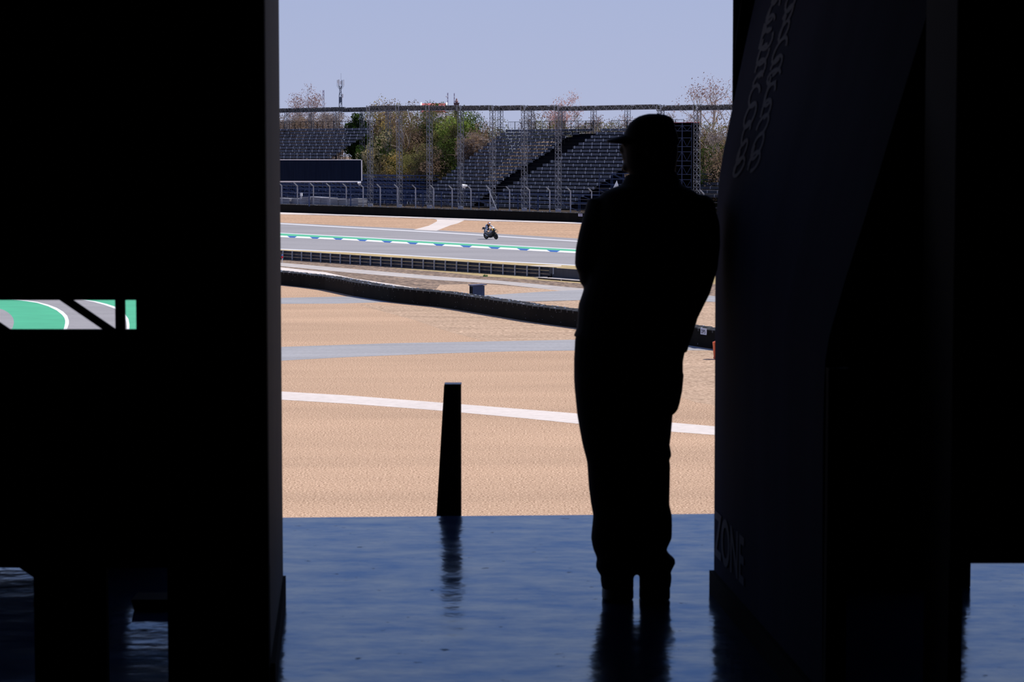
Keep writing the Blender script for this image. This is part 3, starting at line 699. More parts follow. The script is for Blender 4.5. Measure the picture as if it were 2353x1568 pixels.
profile('nose_fairing', [(1.10, 0.70), (1.46, 0.80), (1.56, 0.88), (1.40, 1.02), (1.16, 1.04), (1.02, 0.88)], 0.17, bbody, 0.6)
profile('number_panel', [(1.16, 0.82), (1.46, 0.84), (1.42, 1.01), (1.14, 1.05)], 0.185, byel, 0.8)
profile('windscreen', [(1.16, 1.02), (1.42, 0.98), (1.22, 1.16), (1.12, 1.14)], 0.12, bwht, 0.5)
profile('fuel_tank', [(0.52, 0.80), (0.98, 0.80), (1.02, 0.92), (0.88, 1.00), (0.62, 0.96)], 0.15, bred, 0.7)
profile('seat', [(0.10, 0.84), (0.56, 0.78), (0.54, 0.86), (0.12, 0.92)], 0.13, bbody, 0.8)
profile('tail_unit', [(-0.34, 1.04), (-0.30, 0.93), (0.15, 0.82), (0.22, 0.92), (0.02, 1.04), (-0.20, 1.12)], 0.11, bbody, 0.6)
profile('rear_hugger', [(-0.22, 0.56), (0.22, 0.50), (0.30, 0.72), (0.05, 0.92), (-0.12, 0.84)], 0.10, bgrey, 0.8)
profile('engine', [(0.42, 0.34), (0.86, 0.32), (0.90, 0.66), (0.55, 0.74), (0.40, 0.60)], 0.16, bbody, 0.9)
for s_ in (-1, 1):
    mb = MB(); mb.tube([(1.42, s_ * 0.10, 0.30), (1.20, s_ * 0.10, 0.92)], 0.028, 10); mb.build('fork', bbody, bm_root)
    mb = MB(); mb.tube([(0, s_ * 0.12, 0.315), (0.48, s_ * 0.09, 0.45)], [0.03, 0.045], 8); mb.build('swingarm', bbody, bm_root)
    mb = MB(); mb.tube([(1.16, s_ * 0.12, 0.98), (1.06, s_ * 0.30, 0.95)], 0.016, 8); mb.build('handlebar', bbody, bm_root)
    mb = MB(); mb.tube([(1.30, s_ * 0.15, 0.62), (1.52, s_ * 0.26, 0.64), (1.50, s_ * 0.28, 0.78), (1.36, s_ * 0.16, 0.80)], 0.018, 6); mb.build('winglet', bbody, bm_root)
    mb = MB(); mb.tube([(0.36, s_ * 0.16, 0.42), (0.36, s_ * 0.24, 0.42)], 0.014, 6); mb.build('footpeg', bbody, bm_root)
mb = MB(); mb.tube([(0.70, -0.17, 0.30), (0.35, -0.19, 0.36), (0.12, -0.20, 0.52)], [0.035, 0.05, 0.055], 12); mb.build('exhaust', galv, bm_root)
mb = MB(); mb.tube([(-0.10, -0.05, 0.96), (-0.36, -0.05, 0.90)], [0.03, 0.04], 10); mb.build('tail_pipe', galv, bm_root)
profile('front_mudguard', [(1.20, 0.52), (1.34, 0.63), (1.52, 0.62), (1.66, 0.50), (1.54, 0.56), (1.34, 0.57)], 0.075, bbody, 0.9)
# rider
sh = Vector((0.60, 0, 1.28)); hp = Vector((0.30, 0, 0.96)); hd = Vector((0.76, 0, 1.44))
mb = MB()
mb.tube([hp, hp.lerp(sh, 0.3) + Vector((-0.04, 0, 0.02)), hp.lerp(sh, 0.7) + Vector((-0.05, 0, 0.03)), sh, sh.lerp(hd, 0.5)], [0.15, 0.15, 0.17, 0.15, 0.07], 14)
mb.ball(hd, (0.10, 0.08, 0.115))
LM = {}
for s_ in (-1, 1):
    el_ = Vector((0.80, s_ * 0.34, 1.06)); hn = Vector((1.06, s_ * 0.27, 0.97)); sp_ = sh + Vector((0, s_ * 0.17, -0.02))
    kn = Vector((0.72, s_ * (0.34 if s_ < 0 else 0.24), 0.72)); ft = Vector((0.34, s_ * 0.21, 0.46)); hj = hp + Vector((0.02, s_ * 0.10, -0.02))
    LM[s_] = (sp_, el_, hn, hj, kn, ft)
    mb.tube([sp_, el_, hn], [0.055, 0.045, 0.032], 10); mb.tube([hj, kn, ft], [0.085, 0.065, 0.045], 10)
    mb.tube([hn, hn + Vector((0.07, 0, -0.01))], [0.034, 0.036], 8)
    for i in range(4):
        f0_ = hn + Vector((0.06, s_ * (-0.025 + 0.02 * i), 0.01)); mb.tube([f0_, f0_ + Vector((0.035, 0, -0.015)), f0_ + Vector((0.02, 0, -0.045))], 0.009, 6)
    mb.tube([hn + Vector((0.03, -s_ * 0.03, 0)), hn + Vector((0.06, -s_ * 0.045, -0.03))], 0.010, 6)
rider = mb.build('person', mat('black_undersuit', (0.012, 0.012, 0.014), 0.7), None, remesh=0.018, sm=2)
rider.location = bikep; rider.rotation_euler = bm_root.rotation_euler
tag(rider, 'rider in white and black leathers and orange helmet on the racing motorcycle', 'person')
mb = MB()
mb.tube([hp + Vector((-0.04, 0, 0)), hp.lerp(sh, 0.3) + Vector((-0.07, 0, 0.03)), hp.lerp(sh, 0.7) + Vector((-0.09, 0, 0.05)), sh + Vector((-0.04, 0, 0.02))], [0.135, 0.14, 0.165, 0.13], 14)
mb.build('suit_back', bwht, rider, smooth=True)
for s_ in (-1, 1):
    sp_, el_, hn, hj, kn, ft = LM[s_]
    mb = MB(); mb.tube([sp_, el_, el_.lerp(hn, 0.15)], [0.068, 0.058, 0.052], 10); mb.build('sleeve', bwht, rider, smooth=True)
    mb = MB(); mb.tube([hn + Vector((-0.04, 0, 0)), hn + Vector((0.06, 0, 0))], 0.045, 8); mb.build('glove', bwht, rider, smooth=True)
    mb = MB(); mb.tube([hj + Vector((0, s_ * 0.02, 0.0)), kn.lerp(hj, 0.35)], [0.095, 0.080], 10); mb.build('thigh_panel', bwht if s_ < 0 else bbody, rider, smooth=True)
    mb = MB(); mb.tube([kn.lerp(ft, 0.1), kn.lerp(ft, 0.3)], [0.075, 0.065], 10); mb.build('knee_slider', bwht, rider, smooth=True)
    mb = MB(); mb.tube([ft + Vector((-0.08, 0, -0.02)), ft + Vector((0.02, 0, 0)), ft + Vector((0.14, 0, -0.03))], [0.04, 0.052, 0.036], 10); mb.build('boot', bwht, rider, smooth=True)
mb = MB(); mb.ball(hd + Vector((0.01, 0, 0.01)), (0.150, 0.128, 0.145)); hm = mb.build('helmet', borg, rider, smooth=True)
mb = MB(); mb.ball(hd + Vector((0.055, 0, 0.025)), (0.115, 0.120, 0.115)); mb.build('helmet_front', bwht, hm, smooth=True)
mb = MB(); mb.ball(hd + Vector((0.105, 0, -0.01)), (0.080, 0.105, 0.050)); mb.build('helmet_visor', bbody, hm, smooth=True)

# ---------------------------------------------------------------- barriers
def poly_line(pxs, z=ZG): return [G(x, y, z) for x, y in pxs]
def wall_along(pts, hgt, thick, side=1):
    """solid wall; pts run along its front foot, thickness goes away from the camera; returns MB and offset points"""
    back = []
    for k, p in enumerate(pts):
        d = (pts[min(k + 1, len(pts) - 1)] - pts[max(k - 1, 0)]).normalized(); n_ = Vector((-d.y, d.x, 0))
        if n_.y < 0: n_ = -n_
        back.append(p + n_ * thick)
    mb = MB(); up = Vector((0, 0, hgt))
    for k in range(len(pts) - 1):
        mb.hexa([pts[k], pts[k + 1], back[k + 1], back[k]], [pts[k] + up, pts[k + 1] + up, back[k + 1] + up, back[k] + up])
    return mb, back
def tyre_tops(pts, back, z, name, parent, rows=2, step=0.62, seed=1):
    r = random.Random(seed); mb = MB(); mbw = MB()
    for k in range(len(pts) - 1):
        L = (pts[k + 1] - pts[k]).length; n_ = max(1, int(round(L / step)))
        for i in range(n_):
            for j in range(rows):
                c = pts[k].lerp(pts[k + 1], (i + 0.5) / n_).lerp(back[k].lerp(back[k + 1], (i + 0.5) / n_), (j + 0.62) / (rows + 0.24))
                c = Vector((c.x, c.y, z + r.uniform(-0.01, 0.015)))
                R_ = 0.275
                rr2 = []
                for q in range(12):
                    th = 2 * math.pi * q / 12; rr2.append(Vector((math.cos(th), math.sin(th), 0)))
                for q in range(12):
                    a, b2 = rr2[q], rr2[(q + 1) % 12]
                    mb.face([c + a * R_ - Vector((0, 0, .1)), c + b2 * R_ - Vector((0, 0, .1)), c + b2 * R_, c + a * R_])
                    mb.face([c + a * R_, c + b2 * R_, c + b2 * 0.24 + Vector((0, 0, .02)), c + a * 0.24 + Vector((0, 0, .02))])
                    mb.face([c + a * 0.24 + Vector((0, 0, .02)), c + b2 * 0.24 + Vector((0, 0, .02)), c + b2 * 0.15, c + a * 0.15])
                if r.random() < 0.55:
                    q = c + Vector((r.uniform(-.2, .2), r.uniform(-.2, .2), 0.02)); s_ = r.uniform(0.018, 0.04)
                    mbw.box((q.x - s_ * 1.4, q.y - s_, q.z), (q.x + s_ * 1.4, q.y + s_, q.z + 0.03))
    a = mb.build(name, rubber, parent); a['kind'] = 'stuff'
    b2 = mbw.build('strap_ties', white_m, parent); b2['kind'] = 'stuff'
# near barrier
nbp = poly_line([(330, 617), (470, 634), (560, 645), (647, 655), (700, 660.5), (746, 666.5), (780, 673.5), (812, 680.6), (850, 687), (895, 694), (950, 700), (1010, 706), (1060, 713.5), (1108, 721.4), (1160, 730), (1217, 739.8), (1270, 747), (1323, 754), (1400, 765.5), (1490, 779), (1580, 794), (1645, 803.5), (1800, 826), (2100, 870)])
nb_root = empty('tyre_barrier', nbp[9], 'long black belt-faced tyre barrier crossing the gravel in the middle distance', 'tyre barrier')
mbw_, bk = wall_along([p - nbp[9] for p in nbp], 0.74, 0.95)
mbw_.build('belt_facing', belt, nb_root)
tyre_tops([p - nbp[9] for p in nbp], bk, 0.745, 'tyre_row', nb_root, 2, 0.6, 3)
r = random.Random(5); mb = MB()
for k in range(80):
    i = r.randrange(3, 21); f_ = r.random(); p = (nbp[i].lerp(nbp[i + 1], f_)) - nbp[9]
    d = (nbp[i + 1] - nbp[i]).normalized(); n_ = Vector((d.y, -d.x, 0)); n_ = n_ if n_.y < 0 else -n_
    q = p + n_ * 0.012 + Vector((0, 0, r.choice((0.14, 0.36, 0.60)) + r.uniform(-0.05, 0.05))); s_ = 0.008
    mb.box((q.x - s_, q.y - s_, q.z - s_), (q.x + s_, q.y + s_, q.z + s_))
o = mb.build('belt_bolts', galv, nb_root); o['kind'] = 'stuff'
# sign on the near barrier
def sign(name, pxc, py0, py1, wpx, base_pts, txt, label, tcol, pcol, zf0=None):
    x0_, x1_ = pxc - wpx / 2, pxc + wpx / 2
    a = G(x0_, interp(base_pts, x0_)); b2 = G(x1_, interp(base_pts, x1_)); d = b2 - a; n_ = Vector((d.y, -d.x, 0)).normalized()
    if n_.y > 0: n_ = -n_
    s_ = F / a.y; by = interp(base_pts, pxc)
    zt_ = (by - py0) / s_ + ZG; zb3 = (by - py1) / s_ + ZG
    rt = empty(name, a + n_ * 0.10 + Vector((0, 0, zb3 - ZG)), label, 'sign'); O = Vector((0, 0, 0)); H = Vector((0, 0, zt_ - zb3))
    mb = MB(); mb.hexa([O, d, d - n_ * 0.02, O - n_ * 0.02], [O + H, d + H, d - n_ * 0.02 + H, O - n_ * 0.02 + H]); mb.build('plate', pcol, rt)
    me = text_mesh(txt, 1.0, 0.0); me.materials.append(tcol)
    xs = [v.co.x for v in me.vertices]; ys = [v.co.y for v in me.vertices]; X0, X1, Y0, Y1 = min(xs), max(xs), min(ys), max(ys)
    for v in me.vertices:
        u_ = 0.16 + 0.68 * (v.co.x - X0) / (X1 - X0); q_ = 0.20 + 0.58 * (v.co.y - Y0) / (Y1 - Y0)
        v.co = d * u_ + H * q_ + n_ * 0.01
    o = bpy.data.objects.new('lettering', me); COL.objects.link(o); o.parent = rt
signw = mat('sign_plate', (0.62, 0.62, 0.70), 0.6); signl = mat('sign_plate_lilac', (0.42, 0.40, 0.50), 0.6); inkm = mat('sign_ink', (0.02, 0.02, 0.03), 0.7); inkl = mat('faded_ink', (0.08, 0.06, 0.12), 0.7)
nbl = [(1580, 794), (1645, 803.5)]
sign('plate_sign', 1621, 754.5, 769, 13.5, nbl, 'DP5', 'small white plate marked DP5 on the near tyre barrier', inkm, signw)
# orange drum
dc = G(1651, 826)
mb = MB(); mb.rings([[(dc.x + rr * math.cos(2 * math.pi * k / 24), dc.y + rr * math.sin(2 * math.pi * k / 24), ZG + z) for k in range(24)] for rr, z in ((0.20, 0.03), (0.20, 0.08), (0.185, 0.10), (0.205, 0.28), (0.215, 0.46), (0.235, 0.62), (0.235, 0.66), (0.15, 0.70))])
o = mb.build('marker_drum', mat('orange_plastic', (0.75, 0.13, 0.04), 0.5), smooth=False); tag(o, 'orange plastic drum on dry grass in front of the near tyre barrier', 'drum')
# far barrier
uA, uB = -60, 130
fbp = [W(u, 0, ZG) for u in range(uA, uB + 1, 5)]
far_root = empty('tyre_barrier', fbp[12], 'far black tyre barrier running below the catch fence and grandstand', 'tyre barrier')
mbw_, bk = wall_along([p - fbp[12] for p in fbp], 1.00, 1.2)
mbw_.build('belt_facing', belt, far_root)
tyre_tops([p - fbp[12] for p in fbp], bk, 1.0, 'tyre_row', far_root, 2, 0.62, 9)
sign('plate_sign', 1335, 491.3, 497.6, 9.6, [(650, 488), (1330, 511)], 'TS.9', 'tiny lilac plate with faded lettering on the far tyre barrier', inkl, signl)
# infield guardrail
gb_pts = lambda x: G(x, interp([(647, 597), (796, 606.0), (1010, 621), (1249, 638), (1645, 672)], x))
ga, gz = gb_pts(647), gb_pts(1249); gd = (gz - ga).normalized(); gn_ = Vector((-gd.y, gd.x, 0)); glen = (gz - ga).length
gr = empty('guardrail', ga, 'dark triple guardrail with pale posts along the infield edge of the track', 'guardrail')
for zc in (0.115, 0.34, 0.565):
    mb = MB()
    prof = [(0, -0.107), (0.055, -0.08), (0.055, -0.03), (0.0, 0.0), (0.055, 0.03), (0.055, 0.08), (0, 0.107), (0.008, 0.107), (0.063, 0.082), (0.063, 0.028), (0.010, 0.0), (0.063, -0.028), (0.063, -0.082), (0.008, -0.107)]
    p0 = gd * (-24); p1 = gd * (glen + 1.2)
    mb.rings([[p0 + gn_ * (a + 0.07) + Vector((0, 0, zc + z)) for a, z in prof], [p1 + gn_ * (a + 0.07) + Vector((0, 0, zc + z)) for a, z in prof]])
    mb.build('rail', railsteel, gr)
g0_ = G(120 / 6.03 + 630, interp([(647, 597), (796, 606)], 650)); k0 = (g0_ - ga).dot(gd)
pst = None
for k in range(-12, 25):
    u_ = k0 + (glen - 1.1 - k0) * k / 23.5
    if u_ > glen + 0.6: break
    p = gd * u_
    mb = MB(); q = [p - gd * 0.05, p + gd * 0.05, p + gd * 0.05 + gn_ * 0.06, p - gd * 0.05 + gn_ * 0.06]
    mb.hexa([a + Vector((0, 0, -0.06)) for a in q], [a + Vector((0, 0, 0.69)) for a in q]); mb.build('post', galv, gr)
# concrete barrier plate with kerb ledge at guardrail end
lp0 = G(1259, 640.5); lp1 = G(1900, 690)
ld = (lp1 - lp0).normalized(); ln = Vector((-ld.y, ld.x, 0)); 
wb_ = empty('barrier_wall', lp0, 'low dark grey barrier wall with pale ledge at the end of the guardrail', 'barrier')
LL = 14.0
mb = MB(); mb.hexa([ln * 0.1, ld * LL + ln * 0.1, ld * LL + ln * 0.25, ln * 0.25], [ln * 0.1 + Vector((0, 0, 0.68)), ld * LL + ln * 0.1 + Vector((0, 0, 0.68)), ld * LL + ln * 0.25 + Vector((0, 0, 0.68)), ln * 0.25 + Vector((0, 0, 0.68))])
mb.build('wall_panel', mat('grey_panel', (0.045, 0.045, 0.055), 0.8, var=0.2, scale=2, stretch=(4, 4, .2)), wb_)
mb = MB(); z0, z1 = Vector((0, 0, 0.06)), Vector((0, 0, 0.10)); a_ = -ld * 0.4
mb.hexa([a_ - ln * 0.75 + z0, ld * LL - ln * 0.75 + z0, ld * LL + ln * 0.12 + z0, a_ * 0.4 + ln * 0.12 + z0], [a_ - ln * 0.75 + z1, ld * LL - ln * 0.75 + z1, ld * LL + ln * 0.12 + z1, a_ * 0.4 + ln * 0.12 + z1]); mb.build('ledge', pathmat, wb_)
mb = MB(); z0 = Vector((0, 0, -0.05)); z1 = Vector((0, 0, 0.06))
mb.hexa([a_ * 0.5 - ln * 0.6 + z0, ld * LL - ln * 0.6 + z0, ld * LL + z0, z0], [a_ * 0.5 - ln * 0.6 + z1, ld * LL - ln * 0.6 + z1, ld * LL + z1, z1]); mb.build('footing', dark_st, wb_)
q = G(1312, 640) - lp0; q = ld * q.dot(ld)
mb = MB(); mb.box((q.x - 0.03, q.y - 0.03, 0.30), (q.x + 0.03, q.y + 0.03, 0.72)); mb.build('joint_post', galv, wb_)
q = G(1306, 645) - lp0; q = ld * q.dot(ld) - ln * 0.78
mb = MB(); mb.box((q.x - 0.045, q.y - 0.03, -0.07), (q.x + 0.045, q.y + 0.03, 0.09)); mb.build('ledge_support', pathmat, wb_)
q = G(1312, 640) - lp0; q = ld * q.dot(ld) - ln * 0.15
mb = MB()
for k in range(9): mb.ball((q.x + random.uniform(-.2, .2), q.y + random.uniform(-.05, .05), 0.14 + random.uniform(-.02, .04)), (0.05, 0.04, 0.04), nu=8, nv=6)
mb.tube([(q.x, q.y, 0.12), (q.x, q.y, 0.34)], 0.03, 8)
mb.build('rubble_bag', black, wb_)
# little marshal hut
hb = G(1096, 684)
hut = empty('marshal_box', hb, 'small dark blue box hut with flat roof behind the near tyre barrier', 'hut')
hut.rotation_euler = (0, 0, 0.35)
mb = MB(); mb.box((-0.33, -0.30, -0.02), (0.33, 0.30, 0.66)); mb.build('body', mat('hut_navy', (0.015, 0.030, 0.085), 0.5, var=0.2, scale=3), hut)
mb = MB(); mb.hexa([(-0.38, -0.37, 0.66), (0.44, -0.37, 0.69), (0.44, 0.37, 0.69), (-0.38, 0.37, 0.66)], [(-0.38, -0.37, 0.70), (0.44, -0.37, 0.73), (0.44, 0.37, 0.73), (-0.38, 0.37, 0.70)]); mb.build('roof', mat('hut_roof', (0.10, 0.10, 0.16), 0.5), hut)
mb = MB(); mb.box((-0.345, -0.22, 0.05), (-0.33, 0.22, 0.60)); mb.build('door', dark_st, hut)
# marshal marker at left edge
mk = G(648.5, 603.5)
fm = empty('marker_post', mk, 'thin white marker post with red flag at the left end of the guardrail', 'marker')
mb = MB(); mb.tube([(0, 0, 0), (0, 0, 0.45)], 0.025, 8); mb.build('pole', white_m, fm)
mb = MB(); mb.ball((0, -0.02, 0.38), (0.07, 0.05, 0.09)); mb.build('flag', mat('red_cloth', (0.70, 0.01, 0.04), 0.6), fm)
mb = MB(); mb.ball((0, -0.02, 0.53), (0.07, 0.04, 0.035)); mb.build('blue_cap', mat('blue_cloth', (0.15, 0.30, 0.75), 0.6), fm)
# green weed tuft
r = random.Random(2); mb = MB(); c = G(1115, 636)
for k in range(60):
    a = r.uniform(0, 6.28); q = c + Vector((r.uniform(-.15, .15), r.uniform(-.15, .15), 0)); d = Vector((math.cos(a) * .05, math.sin(a) * .05, 0)); mb.face([q - d * 0.3, q + d * 0.3, q + d + Vector((0, 0, r.uniform(.08, .2)))])
o = mb.build('weed_tuft', mat('weed_green', (0.10, 0.25, 0.06), 0.8)); tag(o, 'small green weed on the dry verge below the guardrail', 'weed', kind='stuff')

# ---------------------------------------------------------------- catch fence
ZT = -5.32                         # raised terrace behind the far barrier
mb = MB(); mb.hexa([W(-90, 1.2, ZG), W(150, 1.2, ZG), W(150, 60, ZG), W(-90, 60, ZG)], [W(-90, 1.2, ZT), W(150, 1.2, ZT), W(150, 60, ZT), W(-90, 60, ZT)])
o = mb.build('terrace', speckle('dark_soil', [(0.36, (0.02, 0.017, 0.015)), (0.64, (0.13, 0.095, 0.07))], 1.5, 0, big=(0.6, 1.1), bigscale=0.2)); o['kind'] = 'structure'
fo = W(30, 1.35, ZT)
fn = empty('catch_fence', fo, 'tall grey catch fence with cranked post tops above the far tyre barrier', 'fence')
k0 = UV(1039, 430, 1.35)[0]
for k in range(-14, 27):
    u = k0 + 3.53 * k
    p = W(u, 1.35, ZT) - fo; tp = Vector((0, 0, 2.55))
    mb = MB(); mb.box((p.x - .07, p.y - .06, p.z), (p.x + .07, p.y + .06, p.z + 2.45))
    q = p + Vector((0, 0, 2.40)); e_ = q - N * 0.55 + Vector((0, 0, 0.42))
    mb.tube([q, e_], 0.075, 4)
    mb.build('post', galv, fn)
wire_m = mat('fence_wire', (0.16, 0.17, 0.20), 0.5, 0.4)
for z in (0.4, 0.95, 1.5, 2.4):
    mb = MB(); mb.tube([W(k0 - 50, 1.3, ZT + z) - fo, W(k0 + 92, 1.3, ZT + z) - fo], 0.018, 4); mb.build('cable', wire_m, fn)
mb = MB(); mb.tube([W(k0 - 50, 0.8, ZT + 2.8) - fo, W(k0 + 92, 0.8, ZT + 2.8) - fo], 0.02, 4); mb.build('cable', wire_m, fn)
mb = MB()
a = UV(1121, 431, 1.2); b_ = UV(1142, 481, 1.2)
mb.tube([W(a[0], 1.2, a[1]) - fo, W(b_[0], 1.2, ZT) - fo], 0.05, 6); mb.build('diagonal_stay', galv, fn)
# horn speakers
for px, py, ds in ((1068, 428, 'white horn loudspeaker on the catch fence near the middle of the view'), (825.5, 421, 'white horn loudspeaker on the catch fence under the dark board')):
    u, z = UV(px, py, 1.3)
    hs = empty('horn_speaker', W(u, 1.3, z), ds, 'loudspeaker', 'loudspeakers on the catch fence')
    mb = MB(); big = 1.3 if px > 900 else 0.9
    mb.tube([(0.22 * big, 0, 0.02), (0, 0, 0.05), (-0.20 * big, -0.05, 0.0)], [0.10 * big, 0.13 * big, 0.20 * big], 12); mb.build('horn', white_m, hs)
    mb = MB(); mb.tube([(0, 0, 0), (0, 0, -0.32)], 0.05, 6); mb.build('bracket', white_m, hs)
    if px > 900:
        mb = MB(); mb.tube([(0, 0, -0.3), (0.1, 0, -1.6)], 0.012, 4); mb.build('cable', wire_m, hs)

# ---------------------------------------------------------------- truss frames
def truss(p0, p1, w_, m, name, parent, cell=0.5, seed=0, chord=0.05, h=None):
    """four-chord lattice beam from p0 to p1"""
    h = h or w_
    mb = MB(); d = (p1 - p0); L = d.length; d.normalize()
    a = U if abs(d.z) > 0.5 else N; c = d.cross(a).normalized()
    n_ = max(2, int(L / cell)); cs = [a * (w_ / 2) + c * (h / 2), a * (w_ / 2) - c * (h / 2), -a * (w_ / 2) - c * (h / 2), -a * (w_ / 2) + c * (h / 2)]
    for q in cs: mb.tube([p0 + q, p1 + q], chord / 2, 4)
    for k in range(n_):
        A_ = p0 + d * (L * k / n_); B_ = p0 + d * (L * (k + 1) / n_)
        for j in range(4):
            q0, q1 = cs[j], cs[(j + 1) % 4]
            if k % 2: q0, q1 = q1, q0
            mb.tube([A_ + q0, B_ + q1], chord * 0.32, 3, caps=False)
            if k % 4 == 0: mb.tube([A_ + q0, A_ + q1], chord * 0.35, 3, caps=False)
    return mb.build(name, m, parent)
front_u = [14.76 + 5.98 * k for k in (0, 1, 2, 3, 4)] + [44.4, 50.34, 67.12, 72.75, 78.7, 84.7]
frontpx = ['first', 'second', 'third', 'fourth', 'fifth', 'sixth', 'seventh', 'eighth', 'ninth', 'tenth', 'eleventh']
for i, u in enumerate(front_u):
    base = W(u, 3, ZT)
    where = ('leftmost', 'second', 'third', 'fourth', 'fifth', 'sixth')[i] + ' from the left' if i < 6 else ('seventh from the left, nearest the cap visor', 'eighth, hidden behind the cap', 'standing right of the man\'s head', 'behind the printed screen', 'behind the printed screen, farther right')[i - 6]
    tcn_ = empty('truss_column', base, 'silver lattice column of the front truss row, ' + where, 'truss column', 'front row of lattice columns')
    if i in (9, 10): tcn_['label'] = 'silver lattice column of the front row behind the dark printed screen'
    hz = interp([(14.76, 6.58), (50.34, 6.15), (67.12, 5.95), (84.7, 5.82)], u) - ZT
    truss(Vector((0, 0, 0.3)), Vector((0, 0, hz)), 0.50, truss_m, 'lattice', tcn_, 0.42, chord=0.075)
    mb = MB(); mb.box((-.32, -.32, -0.0), (.32, .32, 0.3)); mb.build('base_block', slab_m, tcn_)
    mb = MB()
    for s_ in (-1, 1): mb.hexa([U * (s_ * .30 + q) + N * w_ + Vector((0, 0, hz - .03)) for q, w_ in ((-.045, -.33), (.045, -.33), (.045, -.28), (-.045, -.28))], [U * (s_ * .30 + q) + N * w_ + Vector((0, 0, hz + .64)) for q, w_ in ((-.045, -.33), (.045, -.33), (.045, -.28), (-.045, -.28))])
    mb.build('corner_sleeve', galv, tcn_)
    truss(Vector((0, 0, hz)), Vector((0, 0, hz + .62)), 0.56, truss_d, 'head_frame', tcn_, 0.2, chord=0.09)
def ztop(u): return interp([(14.76, 7.22), (50.34, 6.74), (67.12, 6.52), (84.7, 6.40)], u)
def zbot(u): return interp([(14.76, 6.58), (50.34, 6.15), (67.12, 5.95), (84.7, 5.82)], u)
def beam(ua, ub, v, z0, z1, label, m1=truss_m, dark=True, grp=None):
    o = empty('truss_beam', W(ua, v, z0), label, 'truss beam', grp)
    p0 = Vector((0, 0, (z1 - z0) / 2)); p1 = (W(ub, v, z0) - W(ua, v, z0)) + p0
    truss(p0, p1, 0.55, m1, 'lattice', o, 0.5, chord=0.06, h=(z1 - z0) * 0.92)
    if dark:
        mb = MB(); n_ = int((ub - ua) / 0.22); L = (p1 - p0).length; d = (p1 - p0).normalized(); hh = (z1 - z0) * 0.5; r = random.Random(int(ua * 7))
        for k in range(n_):      # rolled shade net bundled inside the beam
            q = p0 + d * (L * k / n_) + N * r.uniform(-.05, .05); lo_ = -hh * r.uniform(.8, 1.0); hi_ = hh * r.uniform(.55, 1.0); wd_ = d * (L / n_)
            mb.hexa([q + Vector((0, 0, lo_)) - N * .16, q + wd_ + Vector((0, 0, lo_)) - N * .16, q + wd_ + Vector((0, 0, lo_)) + N * .16, q + Vector((0, 0, lo_)) + N * .16], [q + Vector((0, 0, hi_)) - N * .10, q + wd_ + Vector((0, 0, hi_)) - N * .10, q + wd_ + Vector((0, 0, hi_)) + N * .10, q + Vector((0, 0, hi_)) + N * .10])
        mb.build('bundled_net', truss_d, o)
    return o
zf0, zf1 = 6.42, 7.10
for a, b_ in zip(front_u[:6], front_u[1:7]):
    i = front_u.index(a)
    beam(a + .3, b_ - .3, 3, zbot((a + b_) / 2), ztop((a + b_) / 2), 'dark lattice beam filled with net between front columns, %s from the left' % ('first', 'second', 'third', 'fourth', 'fifth', 'sixth')[i], grp='front row beams')
beam(front_u[6] + .3, front_u[7] - .3, 3, 6.08, 6.64, 'long pale net-filled lattice beam above the cap of the standing man', m1=galv)
mb = MB()
beam(front_u[7] + .3, front_u[8] - .3, 3, 5.92, 6.50, 'lattice beam just right of the man\'s cap, above the black scaffold')
beam(front_u[8] + .3, front_u[9] - .3, 3, 5.88, 6.46, 'lattice beam at the right end, running behind the printed screen')
back_u = [-42.2, -36.11, -29.98, -23.91, -17.69, -11.63] + [12.67, 18.89, 24.94, 30.9, 37.15, 43.2]
lab = ['hidden at the far left', 'leftmost in view', 'second from the left', 'third from the left', 'beside the dense green bush', 'rising from the brown brush', 'left of the top railing', 'behind the left part of the top railing', 'below the pink bare tree', 'right of the pink bare tree', 'nearest the left of the cap', 'hidden behind the cap']
for i, u in enumerate(back_u):
    o = empty('truss_column', W(u, 26, ZT), 'thin lattice column of the rear truss row, ' + lab[i], 'truss column', 'rear row of lattice columns')
    truss(Vector((0, 0, 0)), Vector((0, 0, 12.45)), 0.50, truss_m, 'lattice', o, 0.42, chord=0.075)
beam(-44, -22, 26, 7.15, 7.80, 'pale lattice beam of the rear row at the far left', grp=None)
beam(-22, -3, 26, 7.05, 7.70, 'pale lattice beam of the rear row above the dense green bush', grp=None)

